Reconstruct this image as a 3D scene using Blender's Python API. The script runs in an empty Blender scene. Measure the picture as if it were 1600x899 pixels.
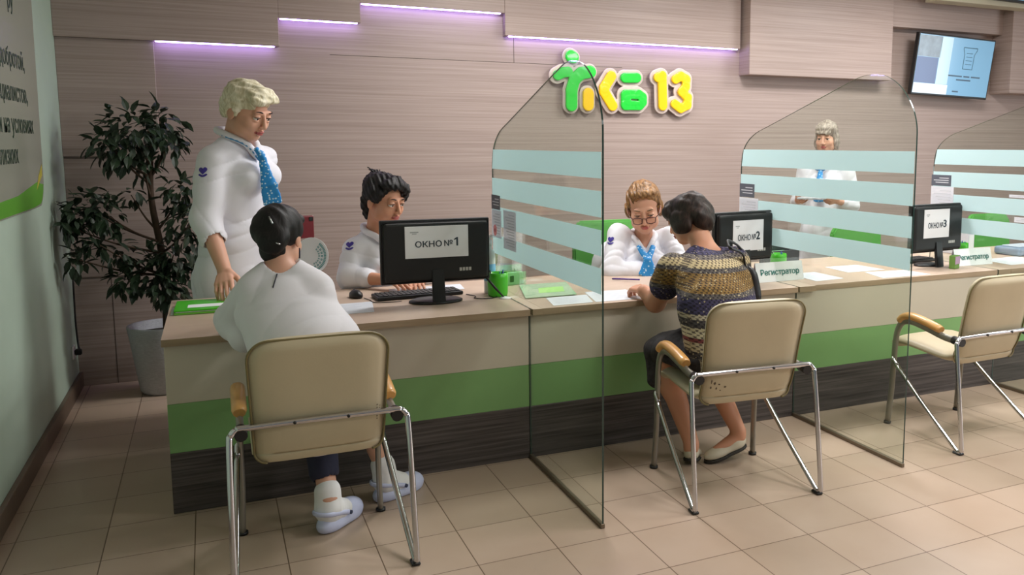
import bpy, bmesh, math, random
import numpy as np
from mathutils import Vector, Matrix, Euler
from mathutils.bvhtree import BVHTree
SC = bpy.context.scene
COL = SC.collection
R = math.radians
PI = math.pi

# ------------------------------------------------------------------ camera, world, lights, exposure
FPX = 1342.8                      # focal length in pixels of the 1600 px wide frame
PPX, PPY = 969.2, 386.7           # principal point (the photo is a crop)
CYAW, CPIT, CROL = R(25.1374), R(6.84529), R(0.14242)
CPOS = Vector((-1.349, -3.911, 1.5465))
_cp, _sp, _cy, _sy = math.cos(CPIT), math.sin(CPIT), math.cos(CYAW), math.sin(CYAW)
CFW = Vector((_sy*_cp, _cy*_cp, -_sp)); _rt = Vector((_cy, -_sy, 0)); _up = _rt.cross(CFW)
CRT = _rt*math.cos(CROL) + _up*math.sin(CROL); CUP = -_rt*math.sin(CROL) + _up*math.cos(CROL)
cam = bpy.data.cameras.new('camera'); camo = bpy.data.objects.new('camera', cam); COL.objects.link(camo)
camo.matrix_world = Matrix(((CRT.x, CUP.x, -CFW.x, CPOS.x), (CRT.y, CUP.y, -CFW.y, CPOS.y), (CRT.z, CUP.z, -CFW.z, CPOS.z), (0, 0, 0, 1)))
cam.sensor_width = 36; cam.lens = FPX/1600*36
cam.shift_x = (800-PPX)/1600; cam.shift_y = (PPY-449.5)/1600
cam.clip_start = 0.05
SC.camera = camo

SC.view_settings.view_transform = 'Standard'; SC.view_settings.look = 'None'
SC.view_settings.gamma = 1; SC.view_settings.use_curve_mapping = False
SC.view_settings.exposure = EXPOSURE = 0.13
try:
    SC.cycles.use_denoising = True
    SC.cycles.max_bounces = 8; SC.cycles.transparent_max_bounces = 24
    SC.cycles.caustics_reflective = False; SC.cycles.caustics_refractive = False
    SC.cycles.sample_clamp_indirect = 4
except Exception:
    pass
w = bpy.data.worlds.new('daylight'); SC.world = w; w.use_nodes = True
w.node_tree.nodes['Background'].inputs[0].default_value = (0.86, 0.93, 1.0, 1)
w.node_tree.nodes['Background'].inputs[1].default_value = WORLD = 0.17

def area(name, loc, target, sx, sy, power, col=(1, 1, 1)):
    l = bpy.data.lights.new(name, 'AREA'); l.shape = 'RECTANGLE'; l.size = sx; l.size_y = sy; l.energy = power; l.color = col
    o = bpy.data.objects.new(name, l); COL.objects.link(o); o.location = loc
    o.rotation_euler = (Vector(target)-Vector(loc)).to_track_quat('-Z', 'Y').to_euler()
    return o
# rows of square ceiling panels; each lamp sits just under its diffuser
LAMPS = [(1.3, -1.4), (3.0, -1.4), (4.7, -1.4), (0.5, 1.0), (2.3, 1.0), (4.1, 1.0), (2.0, -4.2), (4.0, -4.2)]
for i, (x, y) in enumerate(LAMPS):
    area('ceiling_lamp_light', (x, y, 2.925), (x, y, 0), .58, .58, 40 if y > 0 else 30, (1.0, 0.985, 0.97))
# daylight from the windows on the far right side of the hall
area('window_daylight', (8.6, -3.6, 1.7), (1.0, 0.2, 1.0), 3.2, 2.0, 120, (0.90, 0.95, 1.0))

# ------------------------------------------------------------------ helpers
def at(u, v, x=None, y=None, z=None):
    """world point seen at photo pixel (u, v) lying on the plane x=, y= or z="""
    r = CFW + CRT*((u-PPX)/FPX) - CUP*((v-PPY)/FPX)
    t = (x-CPOS.x)/r.x if x is not None else (y-CPOS.y)/r.y if y is not None else (z-CPOS.z)/r.z
    return CPOS + r*t

def lin(c):
    return tuple(((x/255)/12.92 if x/255 <= .04045 else ((x/255+.055)/1.055)**2.4) for x in c)

MATS = {}
def mat(name, rgb, rough=.5, metal=0., spec=.5, vary=0., vscale=8., vstretch=(1, 1, 1), bump=0., bscale=60., coat=0., sheen=0., sss=0., emit=None, estr=0.):
    """procedural principled material; rgb is sRGB 0-255; vary adds noise colour variation, bump adds noise bump"""
    if name in MATS: return MATS[name]
    m = bpy.data.materials.new(name); m.use_nodes = True; nt = m.node_tree; b = nt.nodes['Principled BSDF']
    c = lin(rgb)
    b.inputs['Base Color'].default_value = (*c, 1); b.inputs['Roughness'].default_value = rough; b.inputs['Metallic'].default_value = metal
    b.inputs['Specular IOR Level'].default_value = spec; b.inputs['Coat Weight'].default_value = coat
    if sheen: b.inputs['Sheen Weight'].default_value = sheen
    if sss:
        b.inputs['Subsurface Weight'].default_value = sss; b.inputs['Subsurface Radius'].default_value = (.012, .005, .003); b.inputs['Subsurface Scale'].default_value = .6
    if emit:
        b.inputs['Emission Color'].default_value = (*lin(emit), 1); b.inputs['Emission Strength'].default_value = estr
    tc = mp = None
    def coords(scale):
        t = nt.nodes.new('ShaderNodeTexCoord'); p = nt.nodes.new('ShaderNodeMapping'); p.inputs['Scale'].default_value = scale
        nt.links.new(t.outputs['Object'], p.inputs['Vector']); return p
    if vary:
        p = coords(vstretch); n = nt.nodes.new('ShaderNodeTexNoise'); n.inputs['Scale'].default_value = vscale; n.inputs['Detail'].default_value = 5
        nt.links.new(p.outputs[0], n.inputs['Vector'])
        r = nt.nodes.new('ShaderNodeValToRGB'); r.color_ramp.elements[0].position = .3; r.color_ramp.elements[1].position = .7
        r.color_ramp.elements[0].color = (*[x*(1-vary) for x in c], 1); r.color_ramp.elements[1].color = (*[min(1, x*(1+vary)) for x in c], 1)
        nt.links.new(n.outputs[0], r.inputs[0]); nt.links.new(r.outputs[0], b.inputs['Base Color'])
    if bump:
        p = coords((1, 1, 1)); n = nt.nodes.new('ShaderNodeTexNoise'); n.inputs['Scale'].default_value = bscale; n.inputs['Detail'].default_value = 4
        nt.links.new(p.outputs[0], n.inputs['Vector'])
        u = nt.nodes.new('ShaderNodeBump'); u.inputs['Strength'].default_value = bump; u.inputs['Distance'].default_value = .004
        nt.links.new(n.outputs[0], u.inputs['Height']); nt.links.new(u.outputs[0], b.inputs['Normal'])
    MATS[name] = m
    return m

def tag(o, label=None, cat=None, group=None, kind=None):
    if label: o['label'] = label
    if cat: o['category'] = cat
    if group: o['group'] = group
    if kind: o['kind'] = kind
    return o

def empty(name, loc=(0, 0, 0), rz=0., label=None, cat=None, group=None):
    o = bpy.data.objects.new(name, None); COL.objects.link(o); o.location = loc; o.rotation_euler = (0, 0, rz); o.empty_display_size = .1
    return tag(o, label, cat, group)

def link(name, me, m, parent=None, smooth=False, keep=False):
    """link mesh me as ONE object; keep=True: coordinates are world ones although the parent is moved"""
    o = bpy.data.objects.new(name, me); COL.objects.link(o)
    for mm in (m if isinstance(m, (list, tuple)) else [m]): me.materials.append(mm)
    if smooth:
        me.polygons.foreach_set('use_smooth', [True]*len(me.polygons))
    if parent is not None:
        o.parent = parent
        if keep:
            mw = Matrix.LocRotScale(parent.location, parent.rotation_euler, parent.scale)
            if parent.parent is not None:
                g = parent.parent; mw = Matrix.LocRotScale(g.location, g.rotation_euler, g.scale) @ mw
            me.transform(mw.inverted())
    return o

class MB:
    """mesh builder: collects shapes, links them as one object"""
    def __init__(s): s.bm = bmesh.new(); s.mi = 0
    def _f(s, f, mi=None):
        for x in f: x.material_index = s.mi if mi is None else mi
    def box(s, a, b, mi=None):
        a, b = Vector(a), Vector(b)
        v = [s.bm.verts.new((x, y, z)) for x in (a.x, b.x) for y in (a.y, b.y) for z in (a.z, b.z)]
        f = [s.bm.faces.new([v[i] for i in q]) for q in ((0, 1, 3, 2), (4, 6, 7, 5), (0, 4, 5, 1), (2, 3, 7, 6), (0, 2, 6, 4), (1, 5, 7, 3))]
        s._f(f, mi); return v
    def rbox(s, a, b, r=.005, seg=2, mi=None):
        t = bmesh.new(); a, b = Vector(a), Vector(b)
        bmesh.ops.create_cube(t, size=1); c = (a+b)/2; d = b-a
        for v in t.verts: v.co = Vector((v.co.x*d.x, v.co.y*d.y, v.co.z*d.z))+c
        bmesh.ops.bevel(t, geom=t.edges[:]+t.verts[:], offset=r, segments=seg, affect='EDGES', profile=.5)
        return s.merge(t, mi)
    def merge(s, t, mi=None, M=None):
        vm = {}
        for v in t.verts: vm[v] = s.bm.verts.new(M @ v.co if M else v.co)
        for f in t.faces:
            try: n = s.bm.faces.new([vm[v] for v in f.verts]); n.material_index = s.mi if mi is None else mi; n.smooth = f.smooth
            except ValueError: pass
        out = list(vm.values()); t.free(); return out
    def prism(s, pts, d, mi=None):
        """closed polygon pts (3-D) extruded by vector d"""
        d = Vector(d); n = len(pts); A = [s.bm.verts.new(p) for p in pts]; B = [s.bm.verts.new(Vector(p)+d) for p in pts]
        f = [s.bm.faces.new(A[::-1]), s.bm.faces.new(B)] + [s.bm.faces.new((A[i], A[(i+1) % n], B[(i+1) % n], B[i])) for i in range(n)]
        s._f(f, mi); return A+B
    def tube(s, pts, r, n=10, mi=None, caps=True, flat=None):
        """swept tube through pts; r number or list; flat=(vector, factor) squashes along a direction"""
        P = [Vector(p) for p in pts]; rr = r if isinstance(r, (list, tuple)) else [r]*len(P); rings = []; ref = None
        for i, p in enumerate(P):
            t = (P[min(i+1, len(P)-1)]-P[max(i-1, 0)]).normalized()
            if ref is None:
                ref = t.orthogonal().normalized()
                if flat: ref = (Vector(flat[0])-t*t.dot(Vector(flat[0]))).normalized()
            ref = (ref-t*ref.dot(t)).normalized() if not flat else (Vector(flat[0])-t*t.dot(Vector(flat[0]))).normalized()
            bi = t.cross(ref)
            k = flat[1] if flat else 1
            rings.append([s.bm.verts.new(p+ref*math.cos(2*PI*j/n)*rr[i]*k+bi*math.sin(2*PI*j/n)*rr[i]) for j in range(n)])
        fs = []
        for a, b in zip(rings, rings[1:]):
            for j in range(n): fs.append(s.bm.faces.new((a[j], a[(j+1) % n], b[(j+1) % n], b[j])))
        for x in fs: x.smooth = True
        if caps:
            fs.append(s.bm.faces.new(rings[0][::-1])); fs.append(s.bm.faces.new(rings[-1]))
        s._f(fs, mi)
    def lathe(s, prof, c=(0, 0, 0), n=32, mi=None, sx=1., sy=1.):
        """profile [(r, z)] turned about the vertical axis at c; open at both ends unless r = 0"""
        c = Vector(c); rings = []
        for r, z in prof:
            if r < 1e-6: rings.append([s.bm.verts.new(c+Vector((0, 0, z)))]*n)
            else: rings.append([s.bm.verts.new(c+Vector((math.cos(2*PI*j/n)*r*sx, math.sin(2*PI*j/n)*r*sy, z))) for j in range(n)])
        fs = []
        for a, b in zip(rings, rings[1:]):
            for j in range(n):
                q = []
                for v in (a[j], a[(j+1) % n], b[(j+1) % n], b[j]):
                    if v not in q: q.append(v)
                if len(q) > 2: fs.append(s.bm.faces.new(q))
        for x in fs: x.smooth = True
        s._f(fs, mi)
    def poly(s, pts, mi=None):
        f = s.bm.faces.new([s.bm.verts.new(p) for p in pts]); s._f([f], mi)
    def build(s, name, m, parent=None, keep=False, bevel=0.):
        if bevel:
            bmesh.ops.bevel(s.bm, geom=s.bm.edges[:], offset=bevel, segments=2, affect='EDGES', clamp_overlap=True)
        bmesh.ops.recalc_face_normals(s.bm, faces=s.bm.faces[:])
        me = bpy.data.meshes.new(name); s.bm.to_mesh(me); s.bm.free()
        return link(name, me, m, parent, keep=keep)

def smooth_path(pts, n=6, closed=False):
    """Catmull-Rom through pts"""
    P = [Vector(p) for p in pts]; out = []
    if closed: Q = [P[-1]]+P+[P[0], P[1]]
    else: Q = [P[0]*2-P[1]]+P+[P[-1]*2-P[-2]]
    for i in range(1, len(Q)-2):
        a, b, c, d = Q[i-1:i+3]
        for k in range(n):
            t = k/n
            out.append(.5*((2*b)+(c-a)*t+(2*a-5*b+4*c-d)*t*t+(3*b-a-3*c+d)*t**3))
    if not closed: out.append(P[-1])
    return out

def text_mesh(txt, size, bold=0., extrude=.0004, shear=0., space=1., align='CENTER', squeeze=1.):
    cu = bpy.data.curves.new('text', 'FONT'); cu.body = txt; cu.size = size; cu.extrude = extrude; cu.shear = shear
    cu.space_character = space; cu.align_x = align; cu.align_y = 'CENTER'; cu.resolution_u = 3
    o = bpy.data.objects.new('text', cu); COL.objects.link(o)
    dg = bpy.context.evaluated_depsgraph_get(); me = bpy.data.meshes.new_from_object(o.evaluated_get(dg))
    bpy.data.objects.remove(o); bpy.data.curves.remove(cu); me.materials.clear()
    if bold:
        bm = bmesh.new()
        for k, (dx, dy) in enumerate(((-1, 0), (1, 0), (0, -.8), (0, .8), (0, 0))):
            n0 = len(bm.verts); bm.from_mesh(me); bm.verts.ensure_lookup_table()
            for v in bm.verts[n0:]: v.co += Vector((dx*bold, dy*bold, k*.00004))
        bm.to_mesh(me); bm.free()
    if squeeze != 1: me.transform(Matrix.Diagonal((squeeze, 1, 1, 1)))
    return me

def place_text(name, txt, size, M, m, parent=None, **k):
    """text laid in a frame: M columns = right, up, normal, origin (world)"""
    me = text_mesh(txt, size, **k); me.transform(M)
    return link(name, me, m, parent, keep=True)

def frame(o, right, up):
    r = Vector(right).normalized(); u = Vector(up); u = (u-r*u.dot(r)).normalized(); n = r.cross(u)
    return Matrix(((r.x, u.x, n.x, o[0]), (r.y, u.y, n.y, o[1]), (r.z, u.z, n.z, o[2]), (0, 0, 0, 1)))

def copy_tree(o, parent=None):
    c = o.copy(); COL.objects.link(c); c.parent = parent
    for ch in list(o.children): copy_tree(ch, c)
    return c
# ------------------------------------------------------------------ the setting
def struct(o): o['kind'] = 'structure'; return o

def laminate(name, dark, light, sx, sz, rough=.45, rot=0):
    """board with fine horizontal grain"""
    m = bpy.data.materials.new(name); m.use_nodes = True; nt = m.node_tree; b = nt.nodes['Principled BSDF']
    t = nt.nodes.new('ShaderNodeTexCoord'); p = nt.nodes.new('ShaderNodeMapping'); p.inputs['Scale'].default_value = (sx, sx, sz)
    nt.links.new(t.outputs['Object'], p.inputs['Vector'])
    n = nt.nodes.new('ShaderNodeTexNoise'); n.inputs['Scale'].default_value = 1; n.inputs['Detail'].default_value = 6; n.inputs['Roughness'].default_value = .62
    n.inputs['Distortion'].default_value = .35
    nt.links.new(p.outputs[0], n.inputs['Vector'])
    r = nt.nodes.new('ShaderNodeValToRGB'); e = r.color_ramp.elements
    e[0].position = .30; e[0].color = (*lin(dark), 1); e[1].position = .68; e[1].color = (*lin(light), 1)
    nt.links.new(n.outputs[0], r.inputs[0]); nt.links.new(r.outputs[0], b.inputs['Base Color'])
    b.inputs['Roughness'].default_value = rough; b.inputs['Specular IOR Level'].default_value = .35
    u = nt.nodes.new('ShaderNodeBump'); u.inputs['Strength'].default_value = .12; u.inputs['Distance'].default_value = .002
    nt.links.new(n.outputs[0], u.inputs['Height']); nt.links.new(u.outputs[0], b.inputs['Normal'])
    MATS[name] = m; return m
WALLWOOD = laminate('taupe wood laminate', (146, 129, 122), (172, 155, 148), .8, 80)
DARKWOOD = laminate('dark grey wood laminate', (44, 39, 38), (100, 92, 90), 1.6, 70)
TOPWOOD = laminate('pale oak worktop', (182, 158, 140), (206, 184, 166), 2.2, 10, .4)
EDGEWOOD = laminate('oak worktop edge', (150, 128, 104), (172, 150, 124), 2.2, 30, .45)

def floor_mat():
    m = bpy.data.materials.new('beige floor tiles'); m.use_nodes = True; nt = m.node_tree; b = nt.nodes['Principled BSDF']
    T = .3154
    t = nt.nodes.new('ShaderNodeTexCoord'); p = nt.nodes.new('ShaderNodeMapping')
    p.inputs['Location'].default_value = (.5488, .3283, 0); p.inputs['Rotation'].default_value = (0, 0, -.008)
    nt.links.new(t.outputs['Object'], p.inputs['Vector'])
    br = nt.nodes.new('ShaderNodeTexBrick'); br.offset = 0; br.squash = 1
    br.inputs['Scale'].default_value = 1; br.inputs['Brick Width'].default_value = T; br.inputs['Row Height'].default_value = T
    br.inputs['Mortar Size'].default_value = .0022; br.inputs['Mortar Smooth'].default_value = .1; br.inputs['Bias'].default_value = 0
    br.inputs['Color1'].default_value = (*lin((176, 156, 138)), 1); br.inputs['Color2'].default_value = (*lin((190, 168, 150)), 1)
    br.inputs['Mortar'].default_value = (*lin((112, 92, 76)), 1)
    nt.links.new(p.outputs[0], br.inputs['Vector'])
    n = nt.nodes.new('ShaderNodeTexNoise'); n.inputs['Scale'].default_value = 3.2; n.inputs['Detail'].default_value = 6
    nt.links.new(t.outputs['Object'], n.inputs['Vector'])
    mx = nt.nodes.new('ShaderNodeMix'); mx.data_type = 'RGBA'; mx.blend_type = 'MULTIPLY'; mx.inputs['Factor'].default_value = .35
    rp = nt.nodes.new('ShaderNodeValToRGB'); rp.color_ramp.elements[0].position = .35; rp.color_ramp.elements[1].position = .65
    rp.color_ramp.elements[0].color = (.82, .76, .70, 1); rp.color_ramp.elements[1].color = (1, 1, 1, 1)
    nt.links.new(n.outputs[0], rp.inputs[0]); nt.links.new(br.outputs['Color'], mx.inputs['A']); nt.links.new(rp.outputs[0], mx.inputs['B'])
    nt.links.new(mx.outputs['Result'], b.inputs['Base Color'])
    b.inputs['Roughness'].default_value = .34; b.inputs['Specular IOR Level'].default_value = .4
    u = nt.nodes.new('ShaderNodeBump'); u.inputs['Strength'].default_value = .25; u.inputs['Distance'].default_value = .002; u.invert = True
    nt.links.new(br.outputs['Fac'], u.inputs['Height']); nt.links.new(u.outputs[0], b.inputs['Normal'])
    return m

XL, YB, ZC = -2.2, 2.4, 2.96
b = MB(); b.box((XL-.1, -8, -.1), (9.2, YB+.1, 0)); struct(b.build('floor', floor_mat()))
b = MB(); b.box((XL-.1, -8, ZC), (9.2, YB+.1, ZC+.1)); struct(b.build('ceiling', mat('white ceiling paint', (225, 224, 218), .9)))
b = MB(); b.box((XL-.1, YB, 0), (9.2, YB+.1, ZC)); wb = struct(b.build('wall_back', WALLWOOD))
b = MB(); b.box((XL-.1, -8, 0), (XL, YB, ZC)); struct(b.build('wall_left', mat('pale green wall paint', (178, 198, 182), .6, vary=.04, vscale=3)))
b = MB(); b.rbox((XL, -8, 0), (XL+.022, YB, .095), .003); struct(b.build('baseboard_left', mat('brown plastic skirting', (104, 88, 74), .5)))

# raised boards of the back wall
def px_x(u, v, y): return at(u, v, y=y).x
def px_z(u, v, y): return at(u, v, y=y).z
FP = 2.34                                       # face of the upper boards
def board(n, x0, x1, z0, z1, yf):
    b = MB(); b.rbox((x0, yf, z0), (x1, YB, z1), .0025, 1); return struct(b.build('trim_%d' % n, WALLWOOD))
xA = px_x(436, 60, FP); zA = px_z(300, 66, FP)
xC = px_x(563, 20, FP); zC = px_z(500, 32, FP)
xD = px_x(789, 20, FP); zD = px_z(680, 13, FP)
xE = px_x(1157, 60, FP); zE = px_z(980, 66.5, FP)
board(1, XL, xA, zA, ZC, FP)
board(2, xA, xC, zC, ZC, FP+.001)
board(3, xC, xD, zD, ZC, FP+.002)
board(4, xD, xE, zE, ZC, FP)
YF = 2.24
board(5, px_x(1172, 60, YF), px_x(1394, 80, YF), px_z(1280, 121, YF), ZC, YF)
board(6, px_x(1394, 40, YF)+.002, px_x(1575, 60, 2.28), px_z(1480, 48, 2.28), ZC, 2.28)
board(7, px_x(1581, 80, 2.16), 9.2, px_z(1590, 146, 2.16), ZC, 2.16)
xB = px_x(243, 120, 2.372)
board(8, XL, xB, 1.462, zA, 2.372)
board(9, XL, -1.18, .70, 1.448, 2.386)
board(10, XL, -1.18, .0, .688, 2.392)
# joints between the flat boards
b = MB()
s1 = at(803, 98, y=YB); s0 = at(803, 57, y=YB)
b.box((s1.x-.002, YB-.0012, s1.z), (s1.x+.002, YB, zE+.02)); b.box((-.6, YB-.0012, s1.z-.002), (s1.x+.9, YB, s1.z+.001))
b.box((-1.99, 2.3908, .0), (-1.986, 2.3925, .688))
struct(b.build('trim_11', mat('dark board joint', (78, 66, 60), .8)))
# purple light strips tucked under the boards
LED = mat('violet light strip', (200, 190, 255), .5, emit=(184, 160, 255), estr=19)
def strip(x0, x1, z, yf, lab):
    b = MB(); b.rbox((x0, yf+.010, z-.007), (x1, yf+.026, z+.0), .002, 1)
    o = b.build('light_strip', LED); tag(o, lab, 'light strip', 'violet light strips under the wall boards')
strip(xB+.01, xA-.03, zA, FP, 'violet light strip glowing under the wall board above the standing blonde woman')
strip(xA+.01, xC-.02, zC, FP, 'short violet light strip under the second board from the left at the top')
strip(xC+.01, xD-.03, zD, FP, 'violet light strip under the highest wall board, left of the sign')
strip(xD+.03, xE-.02, zE, FP, 'longest violet light strip running above the green and yellow sign')

# ceiling light panels
for x, y in LAMPS:
    e = empty('ceiling_light', (x, y, ZC), 0, None, None)
    b = MB(); b.rbox((-.31, -.31, -.022), (.31, .31, 0), .004, 1); b.build('frame', mat('white lamp frame', (235, 235, 235), .5), e)
    b = MB(); b.box((-.29, -.29, -.026), (.29, .29, -.0225)); b.build('diffuser', mat('lamp diffuser', (250, 250, 250), .6, emit=(255, 250, 240), estr=1.5), e)
    tag(e, 'square white ceiling light panel above the reception hall', 'ceiling light', 'square ceiling light panels')

# beam at the top right corner with a second screen on it
b = MB(); zz = at(1549, 8, y=2.0).z
b.rbox((at(1466, 1, y=2.0).x, 2.0, zz), (9.2, 2.16, ZC), .004, 1); struct(b.build('trim_12', mat('cream painted beam', (188, 182, 160), .7)))
# ------------------------------------------------------------------ reception desk, glass partitions
CREAM = mat('cream laminate', (198, 189, 172), .45, spec=.35)
GREEN = mat('green laminate', (126, 168, 108), .45, spec=.35)
GREYIN = mat('grey carcass board', (150, 142, 132), .6)
GX = [0., 1.584, 3.162]
WZ = .752
def slot_top(x0, x1, yf, slots, yb=.95):
    """worktop outline with slots for the glass at its front edge"""
    p = [(x0, yf)]
    for s in slots: p += [(s-.007, yf), (s-.007, .004), (s+.007, .004), (s+.007, yf)]
    p += [(x1, yf), (x1, yb), (x0, yb)]
    return p
MODS = [(-1.578, -.006, -1.585, .056, -.030, [0.], 'leftmost section of the reception desk, under monitor one, cream over green over dark wood', 'leftmost pale oak worktop, under monitor one'),
        (-.003, 1.578, .058, 1.702, -.026, [1.584], 'second section of the reception desk, behind the woman in the patterned blouse', 'second pale oak worktop from the left, under monitor two'),
        (1.581, 3.157, 1.704, 3.276, -.004, [3.162], 'third section of the reception desk, behind the empty chair on the right', 'third pale oak worktop from the left, under monitor three'),
        (3.160, 4.740, 3.278, 4.75, -.004, [], 'farthest right section of the reception desk, beyond the last glass screen', 'farthest right pale oak worktop, beyond the last glass screen')]
for x0, x1, w0, w1, yf, sl, lab, wlab in MODS:
    e = empty('reception_desk', (x0, 0, 0), 0, lab, 'desk', 'sections of the reception desk')
    def part(name, m, a, bb, bv=.0015):
        q = MB(); q.rbox(a, bb, bv, 1); return q.build(name, m, e, keep=True)
    part('cream_panel', CREAM, (x0, 0, .472), (x1, .018, WZ-.030))
    part('green_panel', GREEN, (x0, .001, .262), (x1, .018, .4715))
    part('plinth_panel', DARKWOOD, (x0, 0, 0), (x1, .018, .2615))
    part('side_panel', CREAM, (x0, .0185, 0), (x0+.018, .66, WZ-.030))
    part('side_panel', CREAM, (x1-.018, .0185, 0), (x1, .66, WZ-.030))
    part('shelf', GREYIN, (x0+.019, .019, .40), (x1-.019, .30, .418))
    wt = empty('desk_worktop', ((w0+w1)/2, .46, WZ-.030), 0, wlab, 'worktop', 'oak worktops of the reception desk')
    q = MB(); q.prism([(x, y, WZ-.030) for x, y in slot_top(w0, w1, yf, sl)], (0, 0, .030))
    bmesh.ops.recalc_face_normals(q.bm, faces=q.bm.faces[:])
    for f in q.bm.faces:
        f.normal_update()
        f.material_index = 1 if abs(f.normal.z) < .5 else 0
    q.build('board', [TOPWOOD, EDGEWOOD], wt, keep=True)
# small black screw cap under the second worktop
def glass_mat():
    m = bpy.data.materials.new('tinted glass'); m.use_nodes = True; nt = m.node_tree; nt.nodes.clear()
    o = nt.nodes.new('ShaderNodeOutputMaterial'); t = nt.nodes.new('ShaderNodeBsdfTransparent'); t.inputs[0].default_value = (.925, .955, .925, 1)
    g = nt.nodes.new('ShaderNodeBsdfGlossy'); g.inputs['Roughness'].default_value = .03; g.inputs[0].default_value = (.8, .9, .85, 1)
    lw = nt.nodes.new('ShaderNodeLayerWeight'); lw.inputs[0].default_value = .5
    pw = nt.nodes.new('ShaderNodeMath'); pw.operation = 'POWER'; pw.inputs[1].default_value = 4; nt.links.new(lw.outputs['Facing'], pw.inputs[0])
    f = nt.nodes.new('ShaderNodeMath'); f.operation = 'MULTIPLY_ADD'; f.inputs[1].default_value = .55; f.inputs[2].default_value = .05; nt.links.new(pw.outputs[0], f.inputs[0])
    mx = nt.nodes.new('ShaderNodeMixShader'); nt.links.new(f.outputs[0], mx.inputs[0]); nt.links.new(t.outputs[0], mx.inputs[1]); nt.links.new(g.outputs[0], mx.inputs[2])
    nt.links.new(mx.outputs[0], o.inputs[0]); return m
def frost_mat():
    m = bpy.data.materials.new('frosted film'); m.use_nodes = True; nt = m.node_tree; nt.nodes.clear()
    o = nt.nodes.new('ShaderNodeOutputMaterial'); d = nt.nodes.new('ShaderNodeBsdfDiffuse'); d.inputs[0].default_value = (*lin((226, 244, 248)), 1)
    l = nt.nodes.new('ShaderNodeBsdfTranslucent'); l.inputs[0].default_value = (*lin((228, 246, 250)), 1)
    t = nt.nodes.new('ShaderNodeBsdfTransparent'); t.inputs[0].default_value = (.9, .97, .97, 1)
    a = nt.nodes.new('ShaderNodeMixShader'); a.inputs[0].default_value = .55; c = nt.nodes.new('ShaderNodeMixShader'); c.inputs[0].default_value = .07
    nt.links.new(d.outputs[0], a.inputs[1]); nt.links.new(l.outputs[0], a.inputs[2]); nt.links.new(a.outputs[0], c.inputs[1]); nt.links.new(t.outputs[0], c.inputs[2])
    nt.links.new(c.outputs[0], o.inputs[0]); return m
GLASS, FROST = glass_mat(), frost_mat()
GEDGE = mat('dark green glass edge', (40, 62, 56), .15, spec=.6)
top = smooth_path([(-.877, 1.55, 0), (-.872, 1.64, 0), (-.834, 1.735, 0), (-.752, 1.825, 0), (-.64, 1.880, 0), (-.50, 1.886, 0), (-.36, 1.851, 0)], 5)
bend = smooth_path([(.30, 1.655, 0), (.44, 1.612, 0), (.53, 1.555, 0), (.572, 1.49, 0), (.585, 1.40, 0)], 4)
PROFILE = [(-.877, .018)] + [(p.x, p.y) for p in top] + [(p.x, p.y) for p in bend] + [(.585, WZ+.001), (-.0005, WZ+.001), (-.0005, .018)]
GL = ['glass screen nearest the camera, left of the glasses wearing clerk, four frosted stripes',
      'middle glass screen on the desk, in front of the background woman',
      'glass screen cut off by the right edge of the picture']
for gx, lab in zip(GX, GL):
    e = empty('glass_partition', (gx, -.44, 0), 0, lab, 'glass screen', 'glass screens between the desk places')
    q = MB(); q.prism([(gx-.004, y, z) for y, z in PROFILE], (.008, 0, 0))
    for f in q.bm.faces:
        f.normal_update(); f.material_index = 0 if abs(f.normal.x) > .9 else 1
    q.build('pane', [GLASS, GEDGE], e, keep=True)
    for k in range(4):
        z1 = 1.517-.1515*k; z0 = z1-.1025
        yb = .581 if k else .575
        q = MB(); q.prism([(gx-.0052, -.872, z0), (gx-.0052, -.872, z1), (gx-.0052, .556 if k == 0 else yb, z1), (gx-.0052, yb, z0)], (.0008, 0, 0))
        q.build('frosted_stripe', FROST, e, keep=True)
    q = MB(); q.rbox((gx-.009, -.879, 0), (gx+.009, -.002, .020), .002, 1); q.build('floor_channel', mat('bronze floor channel', (120, 108, 92), .4, .6), e, keep=True)

# ------------------------------------------------------------------ visitor chairs
LEATHER = mat('cream leatherette', (194, 181, 152), .42, spec=.4, vary=.05, vscale=5, bump=.06, bscale=140)
PIPING = mat('olive piping', (120, 108, 70), .5)
CHROME = mat('chrome tube', (205, 205, 208), .14, 1.)
STEEL = mat('grey painted steel', (150, 145, 136), .38, .5)
BEECH = mat('varnished beech', (214, 160, 92), .35, coat=.3, vary=.12, vscale=6, vstretch=(8, 1, 8))
BLACKP = mat('black plastic', (22, 22, 24), .42)
def shell_profile():
    """centre line of seat and back in the y-z plane, thickness alongside"""
    c = smooth_path([(.045, .425, 0), (.02, .462, 0), (-.06, .466, 0), (-.20, .455, 0), (-.32, .447, 0), (-.385, .465, 0), (-.415, .53, 0), (-.435, .62, 0), (-.462, .74, 0), (-.490, .845, 0), (-.500, .885, 0)], 5)
    return [(p.x, p.y) for p in c]
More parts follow.
